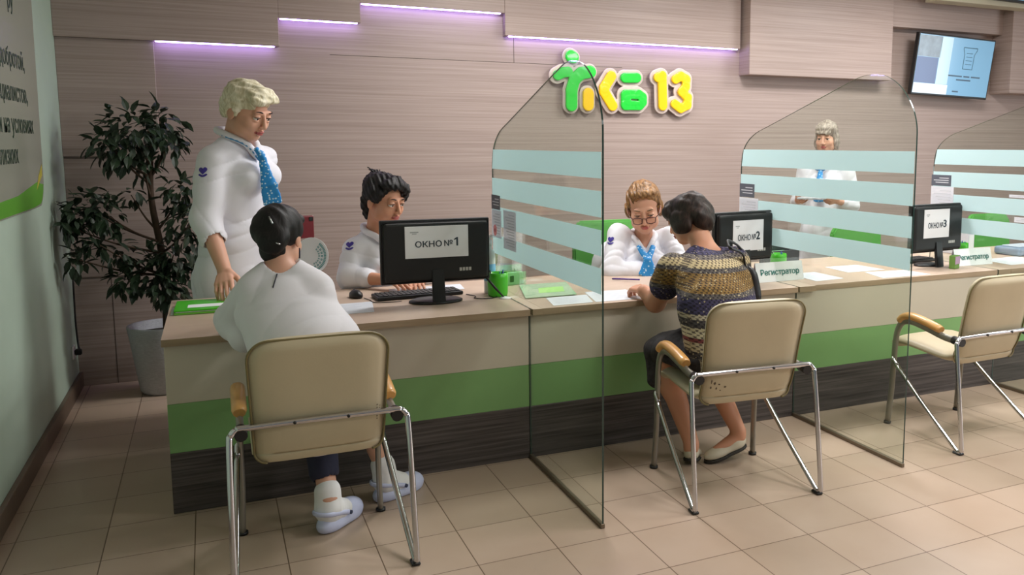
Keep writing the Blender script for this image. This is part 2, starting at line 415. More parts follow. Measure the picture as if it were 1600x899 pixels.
def make_chair(lab):
    e = empty('visitor_chair', (0, 0, 0), 0, lab, 'chair', 'cream visitor chairs in front of the desk')
    def slab(pts, w0, w1, th, name, parent, m, ra, rb):
        """padded slab following a y-z centre line, rounded corners at both ends"""
        D0 = [0]
        for a, c in zip(pts, pts[1:]): D0.append(D0[-1]+math.dist(a, c))
        T_ = D0[-1]; cs = [ra*(1-math.cos(PI/2*k/8)) for k in range(9)]+[ra+(T_-ra-rb)*k/18 for k in range(1, 18)]+[T_-rb*(1-math.cos(PI/2*k/8)) for k in range(8, -1, -1)]
        pts = [(float(np.interp(t_, D0, [p[0] for p in pts])), float(np.interp(t_, D0, [p[1] for p in pts]))) for t_ in cs]
        q = MB(); n = len(pts); rings = []; nx = 14
        L = [0]
        for a, c in zip(pts, pts[1:]): L.append(L[-1]+math.dist(a, c))
        for i, (y, z) in enumerate(pts):
            a = pts[max(i-1, 0)]; c = pts[min(i+1, n-1)]; t = Vector((0, c[0]-a[0], c[1]-a[1])).normalized(); nn = Vector((0, -t.z, t.y))
            w = w0+(w1-w0)*L[i]/L[-1]
            for rad, d in ((ra, L[i]), (rb, L[-1]-L[i])):
                if d < rad: w -= rad-math.sqrt(max(0, rad*rad-(rad-d)**2))
            k = min(1, min(L[i], L[-1]-L[i])/(th*.6)+.25); h = th/2*math.sqrt(min(1, k))
            ring = []
            for j in range(nx):
                u = -1+2*j/(nx-1); ring.append((w*u, h*(1-abs(u)**7*.75)*(1+.10*(1-u*u))))
            vs = [q.bm.verts.new(Vector((x, y, z))+nn*hh) for x, hh in ring]+[q.bm.verts.new(Vector((x, y, z))-nn*hh) for x, hh in reversed(ring)]
            rings.append(vs)
        m2 = 2*nx
        for a, c in zip(rings, rings[1:]):
            for j in range(m2): f = q.bm.faces.new((a[j], a[(j+1) % m2], c[(j+1) % m2], c[j])); f.smooth = True
        q.bm.faces.new(rings[0][::-1]); q.bm.faces.new(rings[-1])
        ob = q.build(name, m, parent)
        return ob
    P = shell_profile(); iy = min(range(len(P)), key=lambda i: abs(P[i][1]-.452)+abs(P[i][0]+.36))
    ks = [i for i in range(len(P)) if P[i][0] >= -.40]
    seat = slab([p for p in P if p[0] > -.395 and p[1] < .5], .228, .228, .052, 'seat', e, LEATHER, .05, .02)
    back = slab([(-.392, .420)]+[(y, z) for y, z in P if z >= .462 and y < -.35], .218, .236, .056, 'backrest', e, LEATHER, .04, .075)
    # piping round the edge of the back
    q = MB()
    bp = [(-.392, .420)]+[(y, z) for y, z in P if z >= .462 and y < -.35]
    D0 = [0]
    for a, c in zip(bp, bp[1:]): D0.append(D0[-1]+math.dist(a, c))
    T_ = D0[-1]; cs = [.002+.04*(1-math.cos(PI/2*k/8)) for k in range(9)]+[.042+(T_-.04-.077)*k/18 for k in range(1, 18)]+[T_-.002-.075*(1-math.cos(PI/2*k/8)) for k in range(8, -1, -1)]
    bp = [(float(np.interp(t_, D0, [p[0] for p in bp])), float(np.interp(t_, D0, [p[1] for p in bp]))) for t_ in cs]
    L = [0]
    for a, c in zip(bp, bp[1:]): L.append(L[-1]+math.dist(a, c))
    side = []
    for i, (y, z) in enumerate(bp):
        w = .220+(.238-.220)*L[i]/L[-1]
        for rad, d in ((.04, L[i]), (.075, L[-1]-L[i])):
            if d < rad: w -= rad-math.sqrt(max(0, rad*rad-(rad-d)**2))
        side.append((w, y, z))
    loop = [(x, y, z) for x, y, z in side]+[(-x, y, z) for x, y, z in reversed(side)]
    q.tube([(x, y-.012, z) for x, y, z in loop], .0042, 6); q.build('piping', PIPING, back)
    # front legs curving back into the arm, wooden pads, black plugs
    for s in (-1, 1):
        x = .262*s
        q = MB(); path = smooth_path([(x+.006*s, 0.003, .004), (x, -.012, .20), (x, -.022, .38), (x, -.036, .52), (x, -.075, .588), (x, -.14, .604), (x, -.25, .588), (x, -.36, .566), (x, -.45, .560)], 5)
        q.tube(path, .019, 12, flat=((1, 0, 0), .62)); q.build('leg', STEEL, e)
        q = MB(); q.lathe([(0, 0), (.020, 0), (.020, .012), (0, .012)], (x+.006*s, .003, 0), 14); q.build('foot_cap', BLACKP, e)
        q = MB(); pad = smooth_path([(x, -.052, .590), (x, -.085, .620), (x, -.14, .632), (x, -.24, .620), (x, -.345, .597)], 5)
        q.tube(pad, [.014]+[.021]*(len(pad)-2)+[.017], 12, flat=((1, 0, 0), 1.25)); q.build('armrest', BEECH, e)
        q = MB(); q.tube([(x, -.425, .562), (x, -.485, .558)], .0215, 12); q.build('end_plug', BLACKP, e)
        q = MB(); q.tube(smooth_path([(x, -.020, .382), (x+.010*s, -.026, .374), (x+.012*s, -.06, .345)], 4), .011, 10); q.build('bracket', CHROME, e)
    # one chrome tube: front bracket - floor - up - across behind the back - down - floor - front bracket
    half = [(.275, -.05, .352), (.288, -.25, .20), (.303, -.505, .022), (.305, -.528, .012), (.306, -.543, .020), (.306, -.546, .05), (.304, -.515, .30), (.300, -.483, .530), (.294, -.478, .560), (.278, -.476, .577), (.25, -.476, .581), (.0, -.476, .583)]
    full = half+[(-x, y, z) for x, y, z in reversed(half[:-1])]
    q = MB(); q.tube(smooth_path(full, 5), .0112, 10); q.build('tube_frame', CHROME, e)
    for s in (-1, 1):
        q = MB(); q.rbox((.303*s-.016, -.552, 0), (.303*s+.016, -.50, .012), .004, 1); q.build('floor_glide', BLACKP, e)
        q = MB(); q.lathe([(0, 0), (.006, 0), (.006, .004), (0, .004)], (0, 0, 0), 8); o = q.build('screw', BLACKP, e); o.location = (.09*s, -.488, .583); o.rotation_euler = (R(90), 0, 0)
    return e
CH1 = make_chair('cream chair nearest the camera with the visitor in the white tunic on it')
CH2 = copy_tree(CH1); CH2['label'] = 'cream chair with dark scuffs on its back, carrying the woman in the patterned blouse'
CH3 = copy_tree(CH1); CH3['label'] = 'empty cream chair at the right edge of the picture'
CH1.location = (-1.053, -.325, 0)
CH2.location = (.757, -.402, 0); CH2.rotation_euler.z = R(-5)
CH3.location = (2.256, -.322, 0); CH3.rotation_euler.z = R(1.5)

# worn marks on the backs, laid on the leatherette
def scuffs(chair, marks, name, m):
    bk = next(o for o in chair.children if o.name.startswith('backrest')); me = bk.data
    bv = BVHTree.FromPolygons([v.co[:] for v in me.vertices], [p.vertices[:] for p in me.polygons]); b = MB(); rnd = random.Random(7)
    for x, z, w_, h_ in marks:
        P = []
        for k in range(9):
            a = 2*PI*k/9; q = rnd.uniform(.6, 1.1); o = Vector((x+w_*q*math.cos(a), -1, z+h_*q*math.sin(a))); hit = bv.ray_cast(o, Vector((0, 1, 0)), 2)
            P.append((hit[0] if hit[0] is not None else Vector((o.x, -.45, o.z)))+Vector((0, -.0012, 0)))
        b.poly(P)
    b.build(name, m, chair)
scuffs(CH2, [(-.170, .525, .007, .010), (-.150, .520, .006, .005), (-.160, .500, .004, .008), (-.120, .505, .007, .006), (-.185, .535, .003, .012), (-.185, .505, .004, .007), (-.14, .49, .004, .003)], 'scuff_marks', mat('dark brown scuff', (92, 80, 66), .7))
scuffs(CH1, [(.196, .545+.011*k, .0035, .0036) for k in range(6)]+[(.206, .575+.010*k, .002, .003) for k in range(3)], 'stamped_mark', mat('faded stamp', (120, 110, 92), .7))
# ------------------------------------------------------------------ screens, papers and small things
PAPER = mat('white paper', (236, 238, 242), .8)
INK = mat('dark slate ink', (52, 66, 78), .7)
TEAL = mat('teal ink', (40, 120, 112), .7)
GREYINK = mat('pale grey print', (170, 174, 178), .8)
VGREEN = mat('vivid green plastic', (70, 190, 30), .35, coat=.2)
LGREEN = mat('light green card', (120, 205, 70), .5)
WHITEP = mat('white plastic', (232, 234, 236), .35)
BLK = mat('matt black casing', (18, 19, 21), .5, bump=.05, bscale=300)

def sheet(name, pts, z, m, parent=None, t=.0012):
    b = MB(); b.prism([(x, y, z) for x, y in pts], (0, 0, t)); return b.build(name, m, parent)

def monitor(loc, rz, W, H, z0, num, lab, sx, sy, sw, sh, sticker):
    """seen from behind: back cover, bezel, neck, base; paper sign taped on"""
    e = empty('computer_monitor', loc, rz, lab, 'monitor', 'computer monitors on the desk')
    b = MB(); b.rbox((-W/2, -.004, z0), (W/2, .022, z0+H), .006, 2); cov = b.build('screen_housing', BLK, e)
    b = MB(); b.rbox((-W/2+.010, -.030, z0+.010), (W/2-.010, -.003, z0+H-.010), .018, 3)
    b.build('back_cover', BLK, e)
    b = MB(); b.rbox((-W/2+.012, .0215, z0+.02), (W/2-.012, .0232, z0+H-.012), .0005, 1); b.build('display', mat('monitor display', (40, 46, 60), .2), e)
    b = MB(); b.prism([(-.032, -.056, .003), (.032, -.056, .003), (.030, -.034, z0+.07), (-.030, -.034, z0+.07)], (0, .022, 0)); b.build('neck', BLK, e, bevel=.003)
    b = MB(); b.lathe([(0, .0), (1, .0), (1, .008), (.9, .014), (.2, .02), (0, .02)], (0, .03 if W > .5 else .055, .0005), 36, sx=.135 if W > .5 else .10, sy=.095 if W > .5 else .07); b.build('base', BLACKP, e)
    # connector labels low on the back
    b = MB()
    for k in range(4): b.box((W*.20+k*.016, -.0312, z0+.055), (W*.20+k*.016+.012, -.0302, z0+.072))
    b.build('port_label', mat('grey label', (190, 190, 186), .6), e)
    fr = frame((sx, -.0335, z0+sy), (1, 0, 0), (0, 0, 1))
    b = MB(); b.box((sx-sw/2, -.0335, z0+sy-sh/2), (sx+sw/2, -.0305, z0+sy+sh/2)); p = b.build('paper_sign', PAPER, e)
    def put(nm, txt, size, dx, dy, m, **k):
        me = text_mesh(txt, size, **k); me.transform(frame((sx+dx, -.0340, z0+sy+dy), (1, 0, 0), (0, 0, 1))); return link(nm, me, m, p)
    def fit(txt, wd, ht, dx, z0_, m, bold):
        me = text_mesh(txt, .1, bold=bold); c = np.array([v.co[:] for v in me.vertices]); lo, hi = c.min(0), c.max(0)
        me.transform(Matrix.Diagonal((wd/(hi[0]-lo[0]), ht/(hi[1]-lo[1]), 1, 1)) @ Matrix.Translation((-(lo[0]+hi[0])/2, -lo[1], 0)))
        me.transform(frame((sx+dx, -.0346, z0+sy+z0_), (1, 0, 0), (0, 0, 1))); return link('lettering', me, m, p)
    fit('ОКНО', sw*.42, sh*.20, -sw*.135, -sh*.16, INK, .0016)
    fit('№', sw*.135, sh*.19, sw*.18, -sh*.15, INK, .0008)
    if num == '1':
        b = MB(); X0 = sx+sw*.31; Z0 = z0+sy-sh*.15; hh = sh*.27
        b.prism([(X0-.001, -.0340, Z0), (X0+.0075, -.0340, Z0), (X0+.0075, -.0340, Z0+hh), (X0+.001, -.0340, Z0+hh), (X0-.012, -.0340, Z0+hh*.80), (X0-.012, -.0340, Z0+hh*.64), (X0-.001, -.0340, Z0+hh*.78)], (0, -.0006, 0)); b.build('lettering', INK, p)
    else: fit(num, sh*.17, sh*.27, sw*.32, -sh*.15, INK, .0030)
    b = MB(); b.box((sx-sw*.42, -.0340, z0+sy+sh*.30), (sx-sw*.29, -.0335, z0+sy+sh*.335)); b.box((sx-sw*.39, -.0340, z0+sy+sh*.255), (sx-sw*.32, -.0335, z0+sy+sh*.28)); b.build('letterhead', GREYINK, p)
    if sticker:
        b = MB(); b.box((W/2-.047, -.0055, z0+H-.058), (W/2-.004, -.0042, z0+H-.010)); b.build('sticker', PAPER, e)
    return e
monitor((-.370, .345, WZ), 0, .548, .318, .104, '1', 'black monitor with paper sign number 1, beside the dark haired clerk', -.002, .208, .315, .158, False)
monitor((1.366, .222, WZ), R(7), .425, .285, .130, '2', 'black monitor with paper sign number 2, right of the woman in the patterned blouse', .012, .150, .225, .175, True)
monitor((2.900, .285, WZ), R(6), .485, .315, .098, '3', 'black monitor with paper sign number 3, behind the middle glass screen edge', -.03, .190, .245, .185, False)

# keyboards and mouse
def keyboard(loc, rz, lab):
    e = empty('keyboard', loc, rz, lab, 'keyboard')
    b = MB(); b.rbox((-.225, -.075, .001), (.225, .075, .02), .006, 2); b.build('case', BLACKP, e)
    b = MB()
    for r_ in range(5):
        for k in range(18): b.rbox((-.212+k*.0237, -.062+r_*.0245, .0195), (-.212+k*.0237+.020, -.062+r_*.0245+.020, .0255), .0015, 1)
    b.build('keys', mat('charcoal keys', (34, 34, 36), .5), e); return e
keyboard((-.42, .575, WZ), R(4), 'black keyboard behind monitor one')
keyboard((1.32, .47, WZ), R(8), 'black keyboard behind monitor two')
keyboard((2.88, .52, WZ), R(8), 'black keyboard behind monitor three')
e = empty('computer_mouse', (-.722, .655, WZ), R(12), 'black computer mouse on the desk left of monitor one', 'mouse')
b = MB(); b.lathe([(0, .0005), (.9, .0005), (1, .010), (.92, .024), (.6, .036), (.25, .041), (0, .0415)], (0, 0, 0), 24, sx=.032, sy=.055); b.build('shell', BLACKP, e)
b = MB(); b.rbox((-.003, .018, .036), (.003, .034, .0425), .0015, 1); b.build('scroll_wheel', mat('grey rubber', (110, 112, 116), .5), e)
b = MB(); b.tube(smooth_path([(-.690, .600, WZ+.004), (-.67, .53, WZ+.003), (-.66, .46, WZ+.003), (-.58, .435, WZ+.003), (-.53, .44, WZ+.003)], 6), .0022, 6); tag(b.build('mouse_cable', BLACKP), 'thin black cable from the mouse to the monitor', 'cable')
b = MB(); b.tube(smooth_path([(-.18, .50, WZ+.003), (-.15, .43, WZ+.003), (-.17, .37, WZ+.003), (-.11, .33, WZ+.003), (-.05, .36, WZ+.003), (.0, .41, WZ+.003)], 6), .0025, 6); tag(b.build('monitor_cable', BLACKP), 'looping black cable beside monitor one and the green pen cup', 'cable')

def paper(name, pts, lab, cat='paper', z=WZ+.0004, m=None, lines=True, group=None):
    e = sheet(name, pts, z, m or mat('form paper', (216, 220, 228), .8)); tag(e, lab, cat, group)
    if lines:
        o, a, c = Vector((*pts[0], 0)), Vector((*pts[1], 0)), Vector((*pts[3], 0)); b = MB()
        for k in range(7):
            s = .14+.11*k; b.poly([o+(a-o)*u+(c-o)*v+Vector((0, 0, z+.0015)) for u, v in ((.12, s), (.12+.7*(.6+.4*((k*37) % 5)/5), s), (.12+.7*(.6+.4*((k*37) % 5)/5), s+.028), (.12, s+.028))])
        b.build('printed_lines', mat('faint print', (196, 200, 212), .8), e)
    return e
paper('form_sheet', [(-.885, .215), (-.70, .222), (-.665, .50), (-.85, .49)], 'printed sheet lying by the mouse, right of the woman in the white tunic')
paper('form_sheet', [(-.55, .66), (-.14, .68), (-.12, .86), (-.52, .84)], 'white papers lying behind the keyboard of monitor one')
paper('form_sheet', [(.36, .02), (.62, .015), (.66, .30), (.42, .31)], 'white form on the desk just left of the writing woman')
paper('form_sheet', [(.13, .015), (.345, .02), (.40, .235), (.17, .235)], 'white sheet seen through the nearest glass screen, in front of the green desk pad')
paper('form_sheet', [(1.80, .10), (2.02, .12), (2.02, .40), (1.82, .40)], 'white sheet right of the second registrar sign')
paper('form_sheet', [(2.24, .03), (2.62, .03), (2.60, .24), (2.30, .26)], 'white sheet at the desk edge left of monitor three')
paper('form_sheet', [(2.20, .30), (2.50, .30), (2.48, .55), (2.22, .55)], 'bluish sheet farther back on the desk behind the middle glass screen')
paper('form_sheet', [(3.42, .12), (3.80, .14), (3.82, .42), (3.45, .40)], 'white sheet right of the third registrar sign')

# green folders with a white label under the standing woman's hand
e = empty('green_folder', (-1.40, .64, WZ), R(-1), 'green paper folder stack under the standing blonde woman’s hand', 'folder')
b = MB(); b.rbox((-.155, -.135, .0005), (.165, .135, .010), .002, 1); b.build('lower_cover', LGREEN, e)
b = MB(); b.rbox((-.148, -.130, .0105), (.160, .130, .0155), .001, 1); b.build('sheets', PAPER, e)
b = MB(); b.rbox((-.156, -.136, .016), (.166, .136, .024), .002, 1); b.build('upper_cover', VGREEN, e)
b = MB(); b.box((-.10, -.085, .0243), (.15, -.005, .0249)); b.build('label', PAPER, e)
paper('price_card', [(-1.572, .52), (-1.562, .52), (-1.562, .72), (-1.572, .72)], 'narrow white card at the left edge of the desk beside the green folder', 'card', lines=False)

# pen cup, pen on a foot, bottle, leaflet tray
def pen_cup(loc, lab, s=1.):
    e = empty('pen_cup', loc, 0, lab, 'pen cup', 'green pen cups on the desk')
    b = MB(); b.lathe([(0, .001), (.046*s, .001), (.050*s, .012), (.052*s, .09*s), (.050*s, .115*s), (.046*s, .115*s), (.047*s, .09*s), (.044*s, .014), (0, .014)], (0, 0, 0), 8); b.build('cup', VGREEN, e)
    random.seed(3)
    for k, m in enumerate([mat('blue pen', (40, 60, 140), .35), BLACKP, mat('teal pen', (30, 130, 130), .35)]):
        a = .5+2.1*k; b = MB(); b.tube([(.02*math.cos(a)*s, .02*math.sin(a)*s, .018), (.038*math.cos(a)*s, .038*math.sin(a)*s, .125*s)], .004, 8); b.build('pen', m, e)
    return e
pen_cup((-.036, .400, WZ), 'bright green pen cup between monitor one and the nearest glass screen', 1.08)
pen_cup((1.83, .52, WZ), 'green pen cup behind the second registrar sign')
pen_cup((3.36, .50, WZ), 'green pen cup behind the third registrar sign')
e = empty('counter_pen', (-.025, .310, WZ), 0, 'black pen leaning out of a white foot in front of the green pen cup', 'pen')
b = MB(); b.lathe([(0, .0005), (.030, .0005), (.030, .004), (.012, .010), (0, .010)], (0, 0, 0), 24); b.build('foot', WHITEP, e)
b = MB(); b.tube([(-.008, 0, .008), (-.052, .0, .058), (-.100, .005, .118)], [.0035, .0065, .0055], 8); b.build('pen_body', BLACKP, e)
e = empty('sanitizer_bottle', (-.050, .50, WZ), 0, 'white spray bottle with a blue label beside monitor one', 'bottle')
b = MB(); b.lathe([(0, .0005), (.030, .0005), (.031, .01), (.031, .20), (.026, .225), (.012, .24), (.012, .255), (0, .255)], (0, 0, 0), 24); b.build('body', WHITEP, e)
b = MB(); b.lathe([(.0314, .07), (.0316, .07), (.0316, .16), (.0314, .16)], (0, 0, 0), 24); b.build('label', mat('blue label', (110, 180, 220), .5), e)
b = MB(); b.lathe([(0, .255), (.015, .255), (.015, .285), (.008, .29), (.008, .305), (0, .305)], (0, 0, 0), 16); b.rbox((-.009, -.04, .300), (.009, .012, .316), .003, 1); b.build('spray_head', WHITEP, e)

e = empty('desk_pad', (.23, .42, WZ), 0, 'green leaflet under a clear desk pad beside the nearest glass screen', 'desk pad')
q4 = [(-.155, -.165), (.11, -.165), (.20, .22), (-.06, .22)]
sheet('leaflet', q4, .0005, LGREEN, e, .004)
sheet('clear_cover', [(x*1.08, y*1.06) for x, y in q4], .005, mat('pale acrylic', (190, 225, 190), .08, spec=.6), e, .0015)
sheet('leaflet_print', [(x*.55+.03, y*.4) for x, y in q4], .0068, mat('lime print', (170, 225, 130), .5), e, .0004)
def acrylic(name, col):
    m = bpy.data.materials.new(name); m.use_nodes = True; nt = m.node_tree; b = nt.nodes['Principled BSDF']
    b.inputs['Base Color'].default_value = (*lin(col), 1); b.inputs['Alpha'].default_value = .38; b.inputs['Roughness'].default_value = .08; return m
ACRY = acrylic('clear green acrylic', (180, 230, 180))
e = empty('leaflet_holder', (.13, .72, WZ), R(8), 'clear acrylic leaflet holder standing behind the green pen cup', 'leaflet holder')
b = MB(); b.rbox((-.09, -.03, .0005), (.09, .03, .004), .001, 1); b.rbox((-.09, -.03, .0042), (.09, -.027, .075), .001, 1); b.rbox((-.09, .027, .0042), (.09, .03, .11), .001, 1); b.build('holder', ACRY, e)
b = MB(); b.rbox((-.08, -.022, .0045), (.08, .010, .070), .001, 1); b.build('leaflets', mat('mint leaflets', (150, 220, 160), .6), e)
b = MB(); b.rbox((-.012, -.0335, .02), (.012, -.0305, .055), .001, 1); b.build('clip', BLACKP, e)

# registrar name signs
def tent(loc, rz, lab):
    e = empty('name_sign', loc, rz, lab, 'sign', 'registrar tent signs on the desk')
    W, H, D = .335, .112, .030
    b = MB(); b.prism([(-W/2, 0, .0006), (-W/2, .003, .0006), (-W/2, D, H), (-W/2, D-.002, H)], (W, 0, 0)); f = b.build('front_card', mat('glossy white card', (238, 243, 244), .3), e)
    b = MB(); b.prism([(-W/2, 2*D, .0006), (-W/2, 2*D-.003, .0006), (-W/2, D+.0005, H-.001), (-W/2, D+.0025, H-.001)], (W, 0, 0)); b.build('rear_card', mat('lilac shaded card', (225, 214, 230), .5), e)
    me = text_mesh('Регистратор', .046, bold=.0008); me.transform(frame((0, D*.46-.0030, H*.48), (1, 0, 0), (0, D, H))); link('lettering', me, TEAL, f)
tent((1.615, .190, WZ), R(1), 'white tent sign reading registrar in front of monitor two')
tent((3.19, .215, WZ), R(0), 'white tent sign reading registrar in front of monitor three')
# things behind the signs
e = empty('desk_organizer', (1.98, .72, WZ), R(6), 'dark grey desk organizer seen through the middle glass behind monitor two', 'desk organizer')
b = MB(); b.rbox((-.13, -.05, .001), (.13, .05, .006), .002, 1); b.rbox((-.13, -.05, .0065), (.13, -.045, .11), .002, 1); b.rbox((-.13, .045, .0065), (.13, .05, .14), .002, 1); b.rbox((-.13, -.0445, .0065), (-.125, .0445, .13), .002, 1); b.rbox((.125, -.0445, .0065), (.13, .0445, .13), .002, 1); b.build('tray', mat('dark grey mesh', (70, 72, 78), .5, .3), e)
b = MB(); b.rbox((-.10, -.03, .007), (.06, .03, .10), .003, 1); b.build('papers', mat('mint leaflets', (150, 220, 160), .6), e)
e = empty('box_file', (3.56, .72, WZ), R(4), 'white box file standing beside the green cup at monitor three', 'folder')
b = MB(); b.rbox((-.035, -.12, .0006), (.035, .12, .20), .003, 1); b.build('case', mat('lilac white card', (222, 216, 232), .6), e)
b = MB(); b.rbox((-.025, -.1215, .05), (.025, -.1203, .15), .0003, 1); b.build('spine_label', PAPER, e)
e = empty('notepad_cube', (2.955, .165, WZ), R(20), 'small green and purple leaflet block left of the third registrar sign', 'leaflets')
b = MB(); b.rbox((-.035, -.02, .0006), (.035, .02, .085), .002, 1); b.build('block', mat('olive green card', (110, 150, 70), .6), e)
b = MB(); b.rbox((-.034, -.0225, .03), (.034, -.0203, .080), .0004, 1); b.build('cover', mat('pale purple card', (180, 150, 180), .6), e)
e = empty('card_terminal', (3.98, .52, WZ), R(5), 'blue grey plastic box at the right picture edge on the desk', 'plastic box')
b = MB(); b.rbox((-.16, -.11, .0006), (.16, .11, .06), .02, 3); b.build('case', mat('blue grey plastic', (128, 146, 170), .45), e)
b = MB(); b.rbox((-.12, -.07, .0602), (.12, .07, .068), .003, 1); b.build('lid', mat('pale blue plastic', (190, 200, 214), .45), e)
# pens of the writing pair
b = MB(); b.tube([(.735, .640, WZ+.007), (.845, .500, WZ+.015)], .0048, 8); tag(b.build('violet_pen', mat('violet pen', (74, 40, 130), .35)), 'violet pen lying in front of the clerk with glasses', 'pen')

# notices taped to the back edges of the glass
THIN = bpy.data.materials.new('thin backlit paper'); THIN.use_nodes = True
_n = THIN.node_tree; _n.nodes.clear(); _o = _n.nodes.new('ShaderNodeOutputMaterial'); _d = _n.nodes.new('ShaderNodeBsdfDiffuse'); _l = _n.nodes.new('ShaderNodeBsdfTranslucent'); _m = _n.nodes.new('ShaderNodeMixShader')
_d.inputs[0].default_value = (*lin((240, 240, 246)), 1); _l.inputs[0].default_value = (*lin((240, 240, 246)), 1); _m.inputs[0].default_value = .4
_n.links.new(_d.outputs[0], _m.inputs[1]); _n.links.new(_l.outputs[0], _m.inputs[2]); _n.links.new(_m.outputs[0], _o.inputs[0])
def notice(gx, y0, y1, z0, z1, lab, m=None, lines=8, pink=False):
    b = MB(); b.box((gx-.0066, y0, z0), (gx-.0056, y1, z1)); o = b.build('notice', m or THIN); tag(o, lab, 'notice')
    if lines:
        b = MB(); dz = (z1-z0)/(lines+2)
        for k in range(lines):
            z = z1-dz*(k+1.6); b.box((gx-.0069, y0+(y1-y0)*.12, z), (gx-.0067, y0+(y1-y0)*(.6+.28*((k*7) % 4)/3), z+dz*.35))
        b.build('printed_lines', mat('notice print', (206, 208, 216), .8), o)
    return o
DARKN = mat('dark grey notice', (92, 96, 108), .6)
notice(0, .440, .592, 1.200, 1.276, 'small dark grey notice on the back edge of the nearest glass screen', DARKN, 3)
notice(0, .425, .592, 1.05, 1.196, 'white notice below the dark one on the nearest glass screen')
notice(0, .178, .382, 1.006, 1.206, 'longer white notice hanging beside the dark one on the nearest glass screen', None, 12)
notice(1.584, .430, .590, 1.228, 1.309, 'small dark grey notice on the back edge of the middle glass screen', DARKN, 3)
notice(1.584, .388, .590, 1.06, 1.224, 'white notice below the dark one on the middle glass screen')
notice(3.162, .418, .594, 1.268, 1.343, 'small dark grey notice on the back edge of the far right glass screen', DARKN, 3)
notice(3.162, .392, .594, 1.06, 1.264, 'white notice below the dark one on the far right glass screen')
p0 = at(1578, 304, x=3.162); p1 = at(1612, 316, x=3.162)
notice(3.162, p1.y, p0.y, p1.z+.02, p0.z, 'upper white notice on the far right glass screen, at the picture edge', None, 2)
p0 = at(1586, 339, x=3.162); p1 = at(1612, 350, x=3.162)
notice(3.162, p1.y, p0.y, p1.z, p0.z, 'lower white notice on the far right glass screen, at the picture edge', None, 2)
b = MB(); n = 20; c = (.53, 1.087)
b.prism([(.0-.0080, c[0]+.030*math.cos(2*PI*k/n), c[1]+.030*math.sin(2*PI*k/n)) for k in range(n)], (.001, 0, 0)); o = b.build('round_sticker', mat('pink red sticker', (222, 120, 120), .5)); tag(o, 'round pink and red sticker on the white notice of the nearest glass screen', 'sticker')
b = MB(); b.prism([(.0-.0084, c[0]+.011*math.cos(2*PI*k/n), c[1]+.011*math.sin(2*PI*k/n)) for k in range(n)], (.0003, 0, 0)); b.build('sticker_dot', mat('dark red print', (150, 50, 60), .5), o)

# ------------------------------------------------------------------ wall: sign, screens, poster
# wall screen
def wall_screen(c, W, H, tilt, roll, lab, content):
    e = empty('wall_screen', c, 0, lab, 'screen'); e.rotation_euler = (R(tilt), R(roll), 0)
    b = MB(); b.rbox((-W/2, 0, -H/2), (W/2, .045, H/2), .006, 2); b.build('casing', BLACKP, e)
    b = MB(); b.box((-W/2+.014, -.0012, -H/2+.020), (W/2-.014, -.0002, H/2-.014)); d = b.build('display', mat('lit screen pale blue', (112, 158, 192), .12, spec=.5, emit=(160, 208, 238), estr=.26), e)
    b = MB(); b.rbox((-.10, .0455, -.10), (.10, .12, .10), .004, 1); b.build('wall_bracket', BLACKP, e)
    if content:
        y = -.0016
        def pan(x0, x1, z0, z1, nm, m, yy=y):
            q = MB(); q.box((x0, yy, z0), (x1, yy+.0003, z1)); return q.build(nm, m, d)
        pan(-W/2+.016, -W*.215, -H*.30, H*.12, 'blue_panel', mat('lit screen blue', (52, 76, 120), .12, emit=(78, 112, 170), estr=.12))
        pan(-W/2+.016, -W*.20, H*.125, H*.465, 'photo_panel', mat('lit screen grey green', (96, 112, 124), .12, emit=(140, 160, 172), estr=.16, vary=.35, vscale=14))
        pan(-W/2+.016, -W*.05, -H*.462, -H*.305, 'bright_panel', mat('lit screen white', (170, 180, 190), .12, emit=(240, 246, 250), estr=.5))
        pan(-W*.21, -W*.06, -H*.30, H*.465, 'pale_panel', mat('lit screen icy', (150, 180, 196), .12, emit=(210, 236, 246), estr=.36))
        q = MB(); ln = mat('screen line art', (88, 128, 150), .4)
        q.tube([(.09*W, y, .33*H), (.27*W, y, .33*H), (.27*W, y, .30*H), (.24*W, y, .22*H), (.235*W, y, -.02*H), (.11*W, y, -.02*H), (.11*W, y, .22*H), (.09*W, y, .30*H), (.09*W, y, .33*H)], .0042, 6)
        for k in range(4): q.tube([(.135*W, y, (.24-.06*k)*H), (.215*W, y, (.24-.06*k)*H)], .003, 6)
        q.build('ticket_icon', ln, d)
        q = MB()
        for x0, x1, z in ((-.06, .12, -.145), (.14, .22, -.145), (.24, .36, -.145), (.05, .24, -.205), (.02, .10, -.40)): q.box((x0*W, y-.0004, (z-.012)*H), (x1*W, y, (z+.012)*H))
        q.build('caption_lines', mat('screen caption', (70, 96, 120), .4), d)
    return e
a0 = at(1433, 49, y=2.20); a1 = at(1554, 64, y=2.20); a2 = at(1541, 155, y=2.26); a3 = at(1424, 149, y=2.26)
cc = (a0+a1+a2+a3)/4
wall_screen((cc.x, cc.y-.01, cc.z), ((a1-a0).length+(a2-a3).length)/2, ((a0-a3).length+(a1-a2).length)/2, 7, 1.8, 'wall screen showing a pale blue page with a ticket icon', True)
p = at(1553, 0, y=1.93)
wall_screen((p.x+.45, 1.95, p.z+.285), .90, .56, 0, 1, 'second wall screen cut off by the top right picture corner', False)

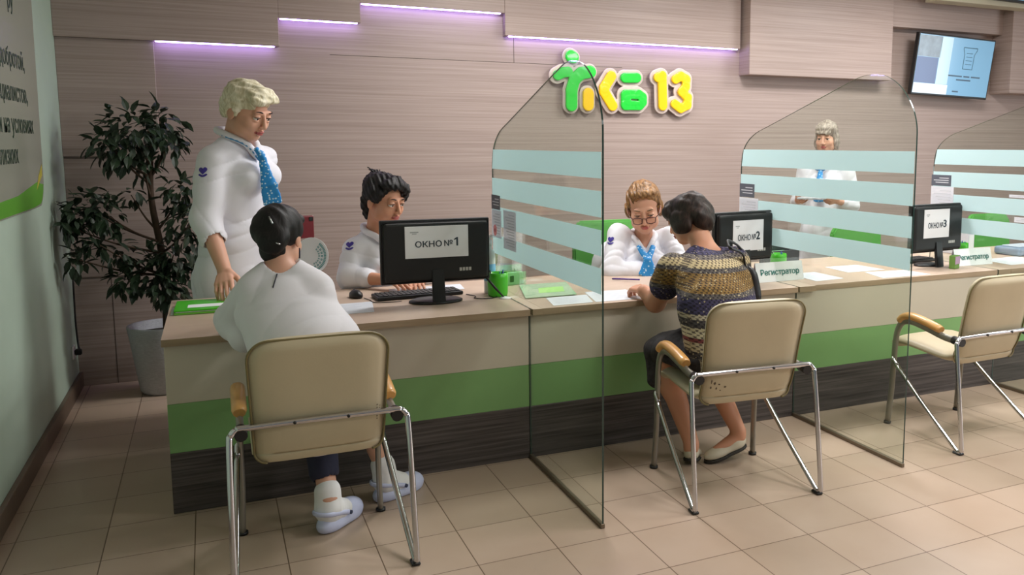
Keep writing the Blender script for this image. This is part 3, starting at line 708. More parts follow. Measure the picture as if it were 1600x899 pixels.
# ------------------------------------------------------------------ distance-field modelling (letters, people, hair, clothes)
class Field:
    """solid built from blended primitives on a grid, meshed by surface nets into ONE closed surface"""
    def __init__(s, lo, hi, h, wob=None):
        s.lo = np.array(lo, np.float32); s.h = h; s.n = np.ceil((np.array(hi)-np.array(lo))/h).astype(int)+1
        s.D = np.full(s.n, .25, np.float32)
        s.ax = [s.lo[i]+h*np.arange(s.n[i], dtype=np.float32) for i in range(3)]
    def _win(s, lo, hi, m):
        i0 = np.maximum(0, np.floor((np.array(lo)-m-s.lo)/s.h).astype(int)); i1 = np.minimum(s.n, np.ceil((np.array(hi)+m-s.lo)/s.h).astype(int)+1)
        if (i1 <= i0).any(): return None
        sl = tuple(slice(a, b) for a, b in zip(i0, i1))
        return sl, s.ax[0][sl[0]][:, None, None], s.ax[1][sl[1]][None, :, None], s.ax[2][sl[2]][None, None, :]
    def put(s, pr, k=.01, op='add'):
        lo, hi, f = pr; w = s._win(lo, hi, k+3*s.h+.012)
        if w is None: return s
        sl, X, Y, Z = w; d = f(X, Y, Z).astype(np.float32); A = s.D[sl]
        if op == 'add':
            if k > 0:
                t = np.clip(.5+.5*(A-d)/k, 0, 1); s.D[sl] = A+(d-A)*t-k*t*(1-t)
            else: s.D[sl] = np.minimum(A, d)
        elif op == 'sub':
            d = -d
            if k > 0:
                t = np.clip(.5-.5*(A-d)/k, 0, 1); s.D[sl] = A+(d-A)*t+k*t*(1-t)
            else: s.D[sl] = np.maximum(A, d)
        return s
    def many(s, L, k=.01, op='add'):
        for p in L: s.put(p, k, op)
        return s
    def cut(s, p, n):
        """remove everything on the side of the plane the normal points to"""
        n = Vector(n).normalized(); X, Y, Z = s.ax[0][:, None, None], s.ax[1][None, :, None], s.ax[2][None, None, :]
        s.D = np.maximum(s.D, (X-p[0])*n.x+(Y-p[1])*n.y+(Z-p[2])*n.z); return s
    def ripple(s, fn):
        X, Y, Z = s.ax[0][:, None, None], s.ax[1][None, :, None], s.ax[2][None, None, :]
        m = np.abs(s.D) < .05
        r = np.broadcast_to(fn(X, Y, Z), s.D.shape); s.D[m] += r[m].astype(np.float32); return s
    def mesh(s, name):
        D, h = s.D, s.h
        D[0] = D[-1] = .1; D[:, 0] = D[:, -1] = .1; D[:, :, 0] = D[:, :, -1] = .1
        I = D < 0; nx, ny, nz = [q-1 for q in D.shape]
        cnt = np.zeros((nx, ny, nz), np.int8)
        for a in (0, 1):
            for b in (0, 1):
                for c in (0, 1): cnt += I[a:a+nx, b:b+ny, c:c+nz]
        cells = np.argwhere((cnt > 0) & (cnt < 8)); N = len(cells)
        idx = np.full((nx, ny, nz), -1, np.int32); idx[tuple(cells.T)] = np.arange(N)
        P = np.zeros((N, 3)); W = np.zeros((N, 1)); co = [(a, b, c) for a in (0, 1) for b in (0, 1) for c in (0, 1)]
        cv = {c: D[cells[:, 0]+c[0], cells[:, 1]+c[1], cells[:, 2]+c[2]] for c in co}
        for c in co:
            for ax in range(3):
                if c[ax] == 0:
                    e = list(c); e[ax] = 1; e = tuple(e); d0, d1 = cv[c], cv[e]; m = (d0 < 0) != (d1 < 0)
                    t = np.where(m, d0/np.where(m, d0-d1, 1), 0)[:, None]
                    q = np.array(c, float)[None]+t*(np.array(e)-np.array(c))[None]
                    P += q*m[:, None]; W += m[:, None]
        V = (cells+P/W)*h+s.lo
        F = []
        for ax in range(3):
            a = [slice(1, -1)]*3; a[ax] = slice(0, -1); b = [slice(1, -1)]*3; b[ax] = slice(1, None)
            A, B = I[tuple(a)], I[tuple(b)]; e = np.argwhere(A != B)
            fl = A[tuple(e.T)]; off = np.ones(3, int); off[ax] = 0; e = e+off
            u, v = [(1, 2), (2, 0), (0, 1)][ax]
            def cell(du, dv):
                q = e.copy(); q[:, u] -= du; q[:, v] -= dv; return idx[tuple(q.T)]
            Q = np.stack([cell(1, 1), cell(0, 1), cell(0, 0), cell(1, 0)], 1)
            Q[~fl] = Q[~fl][:, ::-1]; F.append(Q)
        F = np.concatenate(F); F = F[(F >= 0).all(1)]
        # two light smoothing passes along the quad edges
        for _ in range(2):
            S = np.zeros_like(V); C = np.zeros((N, 1))
            for k in range(4):
                i, j = F[:, k], F[:, (k+1) % 4]
                for c in range(3):
                    S[:, c] += np.bincount(i, V[j, c], N); S[:, c] += np.bincount(j, V[i, c], N)
                C[:, 0] += np.bincount(i, minlength=N); C[:, 0] += np.bincount(j, minlength=N)
            V = V*.5+.5*S/np.maximum(C, 1)
        me = bpy.data.meshes.new(name); me.vertices.add(N); me.vertices.foreach_set('co', V.astype(np.float32).ravel())
        M = len(F); me.loops.add(M*4); me.loops.foreach_set('vertex_index', F.astype(np.int32).ravel())
        me.polygons.add(M); me.polygons.foreach_set('loop_start', np.arange(0, M*4, 4, dtype=np.int32))
        me.update(calc_edges=True); me.validate(); me.polygons.foreach_set('use_smooth', [True]*len(me.polygons))
        return me
    def obj(s, name, m, parent=None):
        return link(name, s.mesh(name), m, parent, keep=True)

def _b(*P):
    P = np.array([list(p) for p, r in P]), np.array([r for p, r in P])
    return (P[0]-P[1][:, None]).min(0), (P[0]+P[1][:, None]).max(0)
def cap(a, b, ra, rb=None):
    """tapered capsule"""
    rb = ra if rb is None else rb; a = np.array(a, float); b = np.array(b, float); d = b-a; L = max(d@d, 1e-12)
    lo, hi = _b((a, ra), (b, rb))
    def f(X, Y, Z):
        x, y, z = X-a[0], Y-a[1], Z-a[2]; t = np.clip((x*d[0]+y*d[1]+z*d[2])/L, 0, 1)
        return np.sqrt((x-t*d[0])**2+(y-t*d[1])**2+(z-t*d[2])**2)-(ra+(rb-ra)*t)
    return lo, hi, f
def chain(P, rr):
    return [cap(P[i], P[i+1], rr[i], rr[i+1]) for i in range(len(P)-1)]
def ell(c, r, M=None):
    """ellipsoid; M = 3x3 with the axes as columns"""
    c = np.array(c, float); r = np.array(r, float); A = np.eye(3) if M is None else np.array(M, float); R_ = max(r)
    e = np.sqrt(((A*r)**2).sum(1))
    def f(X, Y, Z):
        x, y, z = X-c[0], Y-c[1], Z-c[2]; k0 = k1 = 0
        for i in range(3):
            q = x*A[0, i]+y*A[1, i]+z*A[2, i]; k0 = k0+(q/r[i])**2; k1 = k1+(q/r[i]**2)**2
        k0 = np.sqrt(k0); return k0*(k0-1)/np.sqrt(k1+1e-9)
    return c-e, c+e, f
def ecap(a, b, ra, rb, u):
    """elliptic capsule from a to b; ra, rb = (radius along u, radius across u)"""
    a = np.array(a, float); b = np.array(b, float); d = b-a; L = d@d; w_ = d/math.sqrt(L); u = np.array(u, float); u = u-w_*(u@w_); u /= np.linalg.norm(u); v = np.cross(w_, u)
    R_ = max(*ra, *rb); lo, hi = _b((a, R_), (b, R_))
    def f(X, Y, Z):
        x, y, z = X-a[0], Y-a[1], Z-a[2]; t = np.clip((x*d[0]+y*d[1]+z*d[2])/L, 0, 1)
        x, y, z = x-t*d[0], y-t*d[1], z-t*d[2]; r0 = ra[0]+(rb[0]-ra[0])*t; r1 = ra[1]+(rb[1]-ra[1])*t; r2 = np.minimum(r0, r1)
        p = x*u[0]+y*u[1]+z*u[2]; q = x*v[0]+y*v[1]+z*v[2]; s = x*w_[0]+y*w_[1]+z*w_[2]
        k0 = np.sqrt((p/r0)**2+(q/r1)**2+(s/r2)**2); k1 = np.sqrt((p/r0**2)**2+(q/r1**2)**2+(s/r2**2)**2)
        return k0*(k0-1)/(k1+1e-9)
    return lo, hi, f
def loft(P, rr, u):
    return [ecap(P[i], P[i+1], rr[i], rr[i+1], u) for i in range(len(P)-1)]

# ------------------------------------------------------------------ letters of the wall sign
SIGNY = 2.358
def stroke(px, r):
    """rounded strokes in the wall plane: list of pixel polylines"""
    L = []
    for pl in px:
        W_ = [at(740+u/3.458, 60+v/3.458, y=SIGNY) for u, v in pl]; L += [(a, b_) for a, b_ in zip(W_, W_[1:])] if len(W_) > 1 else [(W_[0], W_[0])]
    return L
def letter(name, segs, r, y0, y1, m, parent, sub=None, rs=.006):
    xs = [p.x for s in segs for p in s]; zs = [p.z for s in segs for p in s]; mg = r+.02
    F = Field((min(xs)-mg, y0-.012, min(zs)-mg), (max(xs)+mg, y1+.012, max(zs)+mg), .004)
    def pr(a, b_, rad):
        d = np.array([b_.x-a.x, b_.z-a.z]); L = max(d@d, 1e-9); q = .004
        def f(X, Y, Z):
            x, z = X-a.x, Z-a.z; t = np.clip((x*d[0]+z*d[1])/L, 0, 1); dd = np.sqrt((x-t*d[0])**2+(z-t*d[1])**2)-(rad-q)
            yy = np.abs(Y-(y0+y1)/2)-((y1-y0)/2-q)
            return np.sqrt(np.maximum(dd, 0)**2+np.maximum(yy, 0)**2)+np.minimum(np.maximum(dd, yy), 0)-q
        return (min(a.x, b_.x)-rad, y0, min(a.z, b_.z)-rad), (max(a.x, b_.x)+rad, y1, max(a.z, b_.z)+rad), f
    for a, b_ in segs: F.put(pr(a, b_, r), .004)
    for a, b_ in (sub or []):
        p_ = pr(a, b_, rs); F.put((tuple(np.array(p_[0])-(0, .05, 0)), tuple(np.array(p_[1])+(0, .05, 0)), (lambda g: lambda X, Y, Z: g(X, np.full_like(Y, (y0+y1)/2), Z))(p_[2])), 0, 'sub')
    return F.obj(name, m, parent)
SG = mat('green acrylic letter', (30, 205, 60), .25, coat=.4, emit=(20, 190, 50), estr=.0); SY = mat('yellow acrylic letter', (248, 200, 10), .25, coat=.4)
SB = mat('pale pink letter backing', (206, 190, 184), .4)
sgn = empty('wall_sign', (at(975, 140, y=SIGNY).x, SIGNY, at(975, 140, y=SIGNY).z), 0, 'green and yellow letter sign with a waving figure on the back wall, ending in 13', 'sign')
LET = [('green_letter', SG, [[(522, 98), (532, 104)]], .047),
       ('green_letter', SG, [[(450, 200), (478, 185), (505, 182)]], .040),
       ('green_letter', SG, [[(524, 362), (524, 280), (540, 222), (575, 190), (625, 182)]], .048),
       ('yellow_letter', SY, [[(614, 300), (614, 362)]], .046),
       ('yellow_letter', SY, [[(738, 205), (700, 268), (700, 290), (745, 365)]], .042),
       ('green_letter', SG, [[(812, 214), (875, 214)]], .040),
       ('green_letter', SG, [[(815, 305), (815, 362), (890, 362), (905, 345), (905, 320), (885, 305), (815, 305)], [(830, 335), (890, 335)]], .040),
       ('yellow_letter', SY, [[(990, 212), (1012, 204), (1016, 365)]], .040),
       ('yellow_letter', SY, [[(1085, 222), (1112, 205), (1142, 222), (1140, 262), (1118, 290), (1150, 320), (1148, 362), (1112, 380), (1080, 355)]], .038)]
for nm, m, px, r in LET:
    sub = stroke([[(845, 333), (880, 335)]], 0) if len(px) == 2 else None
    letter(nm, stroke(px, r), r, SIGNY-.030, SIGNY-.006, m, sgn, sub)
allseg = [(s, r) for nm, m, px, r in LET for s in stroke(px, r)]
letter('backing', [s for s, r in allseg], .066, SIGNY-.004, SIGNY+.012, SB, sgn)
b = MB()
for u in (525, 820, 1100):
    q = at(740+u/3.458, 60+250/3.458, y=SIGNY); b.box((q.x-.012, SIGNY+.011, q.z-.012), (q.x+.012, YB, q.z+.012))
b.build('spacer', mat('grey spacer', (120, 112, 108), .6), sgn)

# ------------------------------------------------------------------ poster on the left wall
px = XL+.004
pst = empty('wall_poster', (px, 1.0, 1.75), 0, 'translucent wall poster with dark lines of text and a green foot, on the left wall', 'poster')
yE, zB, zT = 1.585, 1.215, 2.62
pts = [(-.9, zB), (yE-.30, zB)] + [(yE-.16+.16*math.sin(a), zB+.16-.16*math.cos(a)) for a in np.linspace(.2, PI/2, 8)] + [(yE+.06, zT), (-.9, zT)]
b = MB(); b.prism([(px, y, z) for y, z in pts], (.008, 0, 0)); b.build('board', mat('grey green acrylic board', (156, 160, 146), .25, spec=.5), pst, keep=True)
gp = [(-.9, zB+.006), (yE-.31, zB+.006)] + [(yE-.166+.155*math.sin(a), zB+.166-.155*math.cos(a)) for a in np.linspace(.2, 1.2, 8)] + [(yE-.2, zB+.13), (.9, zB+.085), (-.9, zB+.05)]
b = MB(); b.prism([(px+.0082, y, z) for y, z in gp], (.0006, 0, 0)); b.build('green_foot', mat('leaf green print', (98, 168, 54), .3), pst, keep=True)
b = MB(); b.prism([(px+.0090, y, z) for y, z in [(yE-.22, zB+.09), (yE-.04, zB+.16), (yE-.03, zB+.22), (yE-.14, zB+.16)]], (.0004, 0, 0)); b.build('yellow_mark', mat('mustard print', (190, 180, 70), .4), pst, keep=True)
TXT = mat('dark green lettering', (44, 66, 50), .5)
for txt, u, v, sz in (('и добротой,', 38, 100, .118), ('пециалистов,', 43, 151, .118), ('ии на условиях', 52, 198, .118), ('близких', 29, 243, .118), ('ру', 20, 4, .118)):
    p = at(u, v, x=px+.009)
    me = text_mesh(txt, sz, bold=.001, align='RIGHT', squeeze=.98); me.transform(frame((px+.0092, p.y, p.z), (0, 1, 0), (0, 0, 1))); link('lettering', me, TXT, pst, keep=True)
# power cable and socket low in the left corner
b = MB(); b.tube(smooth_path([(XL+.012, 2.33, .72), (XL+.010, 2.32, .45), (XL+.016, 2.31, .30), (XL+.03, 2.27, .25)], 6), .006, 6); tag(b.build('wall_cable', BLACKP), 'thin black cable hanging down in the left wall corner', 'cable')
e = empty('wall_socket', (XL+.001, 2.18, .27), 0, 'small white wall socket low on the left wall by the corner', 'socket')
b = MB(); b.rbox((0, -.04, -.04), (.012, .04, .04), .004, 1); b.build('plate', WHITEP, e)
b = MB(); b.rbox((.0122, -.018, -.018), (.05, .018, .018), .006, 1); b.build('plug', BLACKP, e)

# ------------------------------------------------------------------ potted tree
pc = (-1.70, 2.07)
e = empty('potted_tree', (pc[0], pc[1], 0), 0, 'dark leafy artificial tree in a grey white woven pot in the left corner', 'potted plant')
b = MB(); b.lathe([(0, .001), (.125, .001), (.14, .02), (.185, .36), (.195, .42), (.190, .428), (.178, .42), (.168, .37), (0, .37)], (pc[0], pc[1], 0), 40); b.build('pot', mat('woven grey white pot', (178, 180, 184), .8, bump=.8, bscale=55, vary=.1, vscale=40, vstretch=(1, 1, 4)), e, keep=True)
b = MB(); b.lathe([(0, .385), (.165, .371)], (pc[0], pc[1], 0), 30); b.build('soil', mat('dark soil', (50, 42, 36), .95, bump=.8, bscale=60), e, keep=True)
random.seed(11)
tr = at(236, 300, y=2.05)
trunk = smooth_path([(pc[0]+.03, pc[1], .37), (pc[0]+.03, pc[1]-.01, .80), (tr.x, 2.05, 1.20), (tr.x+.01, 2.05, 1.45), (tr.x+.01, 2.04, 1.62)], 6)
b = MB(); b.tube(trunk, [.026-.017*i/(len(trunk)-1) for i in range(len(trunk))], 10); b.build('trunk', mat('brown bark', (74, 58, 44), .9, bump=.6, bscale=50), e, keep=True)
CL = [(205, 205, 2.0, .17), (180, 235, 1.95, .12), (250, 190, 2.05, .12), (262, 225, 2.0, .11), (165, 225, 1.95, .09), (225, 262, 2.0, .08), (135, 325, 1.9, .13), (108, 355, 1.85, .12), (165, 335, 1.9, .11), (185, 395, 1.95, .11), (118, 405, 1.85, .08),
      (282, 300, 2.0, .11), (297, 350, 1.95, .13), (272, 395, 1.95, .15), (238, 425, 1.95, .13), (292, 425, 1.95, .12), (200, 440, 1.9, .09), (262, 455, 1.9, .12), (205, 305, 2.0, .05), (150, 380, 1.85, .06)]
bb = MB(); lf = MB()
def leaf(q, d, up, L):
    d = d.normalized(); s = d.cross(up).normalized(); nrm = s.cross(d)
    c = [(0, 0), (.25, .20), (.55, .24), (.85, .10), (1, 0)]
    v0 = [q+d*L*t-nrm*L*.25*t*t for t, w in c]
    lv = [lf.bm.verts.new(p) for p in v0]; l1 = [lf.bm.verts.new(v0[i]+s*L*c[i][1]+nrm*L*.05) for i in (1, 2, 3)]; l2 = [lf.bm.verts.new(v0[i]-s*L*c[i][1]+nrm*L*.05) for i in (1, 2, 3)]
    for sd in (l1, l2):
        lf.bm.faces.new((lv[0], lv[1], sd[0])); lf.bm.faces.new((lv[1], lv[2], sd[1], sd[0])); lf.bm.faces.new((lv[2], lv[3], sd[2], sd[1])); lf.bm.faces.new((lv[3], lv[4], sd[2]))
for u, v, y, rr in CL:
    c = at(u, v, y=y); tz = min(max(c.z-.22, .75), 1.6); k = min(range(len(trunk)), key=lambda i: abs(trunk[i].z-tz)); a = trunk[k]
    mid = (a+c)/2+Vector((0, 0, -.02)); pth = smooth_path([a, mid, c], 5); bb.tube(pth, [.009-.006*i/(len(pth)-1) for i in range(len(pth))], 6)
    for j in range(int(100*(rr/.15)**2)):
        while True:
            q = Vector((random.uniform(-1, 1), random.uniform(-1, 1), random.uniform(-1, 1)))
            if q.length < 1: break
        q = c+q*rr*Vector((1, .9, .8)).length/1.56
        if q.x < XL+.05: q.x = XL+.05+random.random()*.05
        if q.y > 2.33: q.y = 2.33-random.random()*.05
        d = (q-c).normalized()*.8+Vector((random.uniform(-.6, .6), random.uniform(-.6, .6), random.uniform(-1.1, .2)))
        Lf = random.uniform(.055, .10)
        if q.x+d.normalized().x*Lf < XL+.012: d.x = abs(d.x)
        if q.y+d.normalized().y*Lf > 2.36: d.y = -abs(d.y)
        leaf(q, d, Vector((random.uniform(-.4, .4), random.uniform(-.4, .4), 1)), Lf)
bb.build('branches', MATS['brown bark'], e, keep=True)
lf.build('foliage', mat('dark green leaves', (36, 54, 34), .5, vary=.35, vscale=9), e, keep=True)

# ------------------------------------------------------------------ green office chairs behind the desk
GUP = mat('green chair fabric', (86, 160, 70), .7, bump=.15, bscale=300)
def office_chair(loc, rz, lab, zt=1.0):
    e = empty('office_chair', loc, rz, lab, 'office chair', 'green office chairs behind the desk')
    b = MB(); b.rbox((-.235, -.20, .385), (.235, .23, .445), .025, 3); b.build('seat', GUP, e)
    b = MB(); b.prism([(-.24, .235, .60), (.24, .235, .60), (.24, .255, zt-.06), (.19, .262, zt), (-.19, .262, zt), (-.24, .255, zt-.06)], (0, .05, 0)); b.build('backrest', GUP, e, bevel=.012)
    b = MB(); b.rbox((-.225, .228, .575), (.225, .285, .60), .006, 1); b.build('back_trim', mat('cream trim', (214, 212, 190), .5), e)
    b = MB(); b.tube(smooth_path([(0, .05, .37), (0, .26, .375), (0, .30, .46), (0, .30, .70)], 5), .018, 8); b.build('back_bar', BLACKP, e)
    b = MB(); b.tube([(0, 0, .09), (0, 0, .384)], .026, 12); b.build('gas_column', BLACKP, e)
    for k in range(5):
        a = 2*PI*k/5+.3; b = MB(); b.tube([(0, 0, .10), (.23*math.cos(a), .23*math.sin(a), .065)], [.024, .016], 8); l = b.build('star_arm', BLACKP, e)
        b = MB(); b.lathe([(0, -.011), (.024, -.011), (.026, 0), (.024, .011), (0, .011)], (0, 0, 0), 12); c = b.build('castor', BLACKP, l); c.location = (.23*math.cos(a), .23*math.sin(a), .0262); c.rotation_euler = (R(90), 0, a)
    return e
# ------------------------------------------------------------------ people
V3 = Vector
SKIN = mat('warm skin', (214, 164, 140), .5, spec=.35, sss=.15)
SKIN2 = mat('tanned skin', (206, 150, 122), .5, spec=.35, sss=.15)
LIPS = mat('lips', (176, 92, 88), .4)
WCLOTH = mat('white uniform cloth', (228, 228, 236), .75, bump=.25, bscale=18, sheen=.15)
EYEW = mat('eye white', (232, 228, 224), .2); IRIS = mat('dark iris', (44, 34, 30), .15)
BROW_D = mat('dark brows', (58, 42, 36), .8); BROW_L = mat('light brown brows', (120, 92, 66), .8)
NAVY = mat('violet blue emblem', (66, 52, 150), .6)
TRIM = mat('blue trim', (70, 140, 190), .7)

def scarf_mat():
    m = bpy.data.materials.new('blue dotted scarf'); m.use_nodes = True; nt = m.node_tree; b = nt.nodes['Principled BSDF']
    t = nt.nodes.new('ShaderNodeTexCoord'); v = nt.nodes.new('ShaderNodeTexVoronoi'); v.inputs['Scale'].default_value = 62; nt.links.new(t.outputs['Object'], v.inputs['Vector'])
    r = nt.nodes.new('ShaderNodeValToRGB'); e = r.color_ramp.elements; r.color_ramp.interpolation = 'CONSTANT'
    e[0].position = 0; e[0].color = (*lin((190, 224, 246)), 1); e[1].position = .30; e[1].color = (*lin((38, 142, 214)), 1)
    nt.links.new(v.outputs['Distance'], r.inputs[0]); nt.links.new(r.outputs[0], b.inputs['Base Color']); b.inputs['Roughness'].default_value = .55
    return m
SCARF = scarf_mat()

def hair_mat(name, dark, light, rough=.5):
    m = bpy.data.materials.new(name); m.use_nodes = True; nt = m.node_tree; b = nt.nodes['Principled BSDF']
    t = nt.nodes.new('ShaderNodeTexCoord'); n = nt.nodes.new('ShaderNodeTexNoise'); n.inputs['Scale'].default_value = 40; n.inputs['Detail'].default_value = 6; n.inputs['Distortion'].default_value = 1.5
    p = nt.nodes.new('ShaderNodeMapping'); p.inputs['Scale'].default_value = (1, 1, .35); nt.links.new(t.outputs['Object'], p.inputs['Vector']); nt.links.new(p.outputs[0], n.inputs['Vector'])
    r = nt.nodes.new('ShaderNodeValToRGB'); e = r.color_ramp.elements; e[0].position = .35; e[0].color = (*lin(dark), 1); e[1].position = .68; e[1].color = (*lin(light), 1)
    nt.links.new(n.outputs[0], r.inputs[0]); nt.links.new(r.outputs[0], b.inputs['Base Color']); b.inputs['Roughness'].default_value = rough; b.inputs['Specular IOR Level'].default_value = .35
    u = nt.nodes.new('ShaderNodeBump'); u.inputs['Strength'].default_value = .5; u.inputs['Distance'].default_value = .004; nt.links.new(n.outputs[0], u.inputs['Height']); nt.links.new(u.outputs[0], b.inputs['Normal'])
    return m

def folds(amp, seed, freq=38, cloth=False):
    rs = np.random.RandomState(seed); K = [(rs.randn(3)*freq*(.5+rs.rand()), rs.rand()*6.28) for _ in range(5)]
    def fn(X, Y, Z):
        r = 0
        for k, p in K: r = r+np.sin(k[0]*X+k[1]*Y+k[2]*Z*.7+p)
        r = r*amp/5
        if cloth:
            for (k, p), (k2, p2) in ((K[0], K[1]), (K[2], K[3])):
                w = .75*(k[0]*X+k[1]*Y+k[2]*Z)+p+1.6*np.sin(.45*(k2[0]*X+k2[1]*Y+k2[2]*Z)+p2)
                r = r+amp*.55*(.62-np.sqrt(np.abs(np.sin(w))))
        return r
    return fn

class Person:
    def __init__(s, label, base, skin=SKIN):
        s.root = empty('person', base, 0, label, 'person'); s.B = []; s.skin = skin; s.lid = .5
    def add(s, L, k=.012):
        for p in (L if isinstance(L, list) else [L]): s.B.append((p, k))
        return s
    def limb(s, P, rr, k=.02): return s.add(chain([tuple(p) for p in P], rr), k)
    def head(s, Hc, f, up=(0, 0, 1), sc=1., roll=0.):
        f = V3(f).normalized(); r = f.cross(V3(up)).normalized(); u = r.cross(f)
        if roll:
            q = Matrix.Rotation(R(roll), 3, f); r = q @ r; u = q @ u
        s.Hc, s.hs, s.hr, s.hf, s.hu = V3(Hc), sc, r, f, u
        s.M = np.array([list(r), list(f), list(u)]).T
        E = lambda c, q, k: s.B.append((ell(s.H(*c), np.array(q)*sc, s.M), k))
        Cc = lambda a, b_, ra, rb, k: s.B.append((cap(s.H(*a), s.H(*b_), ra*sc, rb*sc), k))
        E((0, -.018, .032), (.073, .092, .080), .01)
        E((0, .022, -.03), (.063, .066, .082), .015)
        E((0, .050, -.088), (.030, .030, .026), .02)
        for x in (-1, 1):
            E((.036*x, .055, -.032), (.026, .026, .028), .015)
            E((.040*x, .02, -.070), (.024, .036, .026), .02)
        Cc((-.036, .076, .020), (.036, .076, .020), .011, .011, .012)
        Cc((0, .086, .012), (0, .1035, -.034), .0070, .0098, .008)
        for x in (-1, 1): E((.0105*x, .096, -.038), (.0070, .010, .0065), .005)
        E((0, .088, -.0585), (.021, .010, .0055), .004); E((0, .086, -.0685), (.018, .010, .0065), .004)
        s.sock = [(ell(s.H(.031*x, .098, -.001), np.array((.017, .016, .0105))*sc, s.M), .008) for x in (-1, 1)]
        for x in (-1, 1): E((.074*x, -.012, -.012), (.008, .020, .031), .006)
        return s
    def H(s, x, y, z): return s.Hc+(s.hr*x+s.hf*y+s.hu*z)*s.hs
    def hand(s, wr, f, n, right, curl=(.3, .4, .3), sc=1., thumb=(.62, .70, .30), spread=.06, grip=None):
        f = V3(f).normalized(); n = V3(n); n = (n-f*n.dot(f)).normalized(); t = f.cross(n) if right else n.cross(f)
        wr = V3(wr); S = sc
        s.B.append((ecap(wr+f*.012*S, wr+f*.078*S, (.026*S, .015*S), (.039*S, .0135*S), t), .012))
        for i, (o, fo, L) in enumerate(((.030, .086, (.043, .025, .020)), (.010, .091, (.046, .029, .021)), (-.011, .086, (.042, .027, .020)), (-.030, .076, (.033, .021, .018)))):
            p = wr+(t*o+f*fo)*S; s.B.append((cap(wr+(t*o*.7+f*.035)*S, p, .011*S, .0105*S), .006))
            a = 0.; rad = (.0100, .0092, .0084, .0070)
            lat = t*spread*(1.5-i)
            for j in range(3):
                a += curl[j]*(1+.08*i) if not isinstance(curl[0], (tuple, list)) else curl[i][j]
                d = (f*math.cos(a)+n*math.sin(a)+lat).normalized(); q = p+d*L[j]*S
                s.B.append((cap(p, q, rad[j]*S*(.9 if i == 3 else 1), rad[j+1]*S*(.9 if i == 3 else 1)), .003)); p = q
        p = wr+(f*.022+t*.022)*S; d = (f*thumb[0]+t*thumb[1]+n*thumb[2]).normalized()
        for j, (L, r0, r1) in enumerate(((.042, .0145, .0115), (.032, .0112, .010), (.025, .0098, .0078))):
            q = p+d*L*S; s.B.append((cap(p, q, r0*S, r1*S), .004 if j else .010)); p = q
            d = (d*.75+f*.35+n*.18-t*.10).normalized()
        return s
    def body(s, h=.0035):
        lo = np.min([p[0] for p, k in s.B], 0)-.03; hi = np.max([p[1] for p, k in s.B], 0)+.03
        F = Field(lo, hi, h)
        for p, k in s.B: F.put(p, k)
        for p, k in s.sock: F.put(p, k, 'sub')
        for x in (-1, 1): F.put(ell(s.H(.031*x, .0770, .0115-.0115*s.lid), np.array((.0160, .0138, .0095))*s.hs, s.M), .003)
        for x in (-1, 1): F.put(ell(s.H(.031*x, .0755, -.0135), np.array((.0150, .0120, .0060))*s.hs, s.M), .003)
        me = F.mesh('body'); s.bodyo = link('body', me, [s.skin, LIPS], s.root, keep=False)
        n = len(me.polygons); c = np.empty(n*3, np.float32); me.polygons.foreach_get('center', c); c = c.reshape(-1, 3)-np.array(s.Hc)
        l = c @ s.M / s.hs
        lip = (np.abs(l[:, 0])/.022)**2+((l[:, 2]+.0635)/.0095)**2 < 1
        lip &= l[:, 1] > .07
        me.polygons.foreach_set('material_index', lip.astype(np.int32))
        me.transform(Matrix.Translation(-s.root.location)); return s
    def eyes(s, gaze, brow=BROW_D, lidded=.5):
        g = V3(gaze).normalized()
        for x in (-1, 1):
            t = bmesh.new(); bmesh.ops.create_uvsphere(t, u_segments=20, v_segments=14, radius=.0122*s.hs); q = MB(); c = s.H(.031*x, .0755, -.002)
            for fc in t.faces: fc.smooth = True
            for v in t.verts: v.co += c
            q.merge(t)
            for fc in q.bm.faces: fc.material_index = 1 if (fc.calc_center_median()-c).normalized().dot(g) > .82 else 0
            q.build('eye', [EYEW, IRIS], s.root, keep=True)
            P = [s.H(x*(.016+.0075*i), .0955-.0023*abs(i-1.2)**1.6, .0235+.0022*(i if i < 3 else 5-i)) for i in range(5)]
            q = MB(); q.tube(P, [.0018*s.hs, .0032*s.hs, .0034*s.hs, .0026*s.hs, .0010*s.hs], 8); q.build('eyebrow', brow, s.root, keep=True)
            P = [s.H(x*(.0165+.0058*i), .0903-.0011*(i-2.2)**2, .0020+.0013*(2.2-abs(i-2.4))-(s.lid-.5)*.0105) for i in range(6)]
            q = MB(); q.tube(P, [.0010*s.hs, .0017*s.hs, .002*s.hs, .002*s.hs, .0017*s.hs, .001*s.hs], 8); q.build('eyelashes', IRIS, s.root, keep=True)
            F = None
        return s
    def hair(s, prims, m, cuts=(), rip=(.0035, 1, 60), k=.012, h=.0035, name='hair'):
        """prims / cuts: (centre, radii) or (a, b, ra, rb) in head coordinates"""
        def mk(p): return ell(s.H(*p[0]), np.array(p[1])*s.hs, s.M) if len(p) == 2 else cap(s.H(*p[0]), s.H(*p[1]), p[2]*s.hs, p[3]*s.hs)
        L = [mk(p) for p in prims]; F = Field(np.min([p[0] for p in L], 0)-.02, np.max([p[1] for p in L], 0)+.02, h)
        for p in L: F.put(p, k)
        for p in cuts: F.put(mk(p), .006, 'sub')
        F.ripple(folds(*rip)); return F.obj(name, m, s.root)
    def cloth(s, name, prims, m, cuts=(), planes=(), rip=(.004, 2, 30), k=.03, h=.005, subk=.004):
        L = [p for p in prims]; F = Field(np.min([p[0] for p in L], 0)-.03, np.max([p[1] for p in L], 0)+.03, h)
        for p in L: F.put(p, k)
        if rip: F.ripple(folds(*rip, cloth=True))
        for p in planes: F.cut(*p)
        for p in cuts: F.put(p, subk, 'sub')
        return F.obj(name, m, s.root)

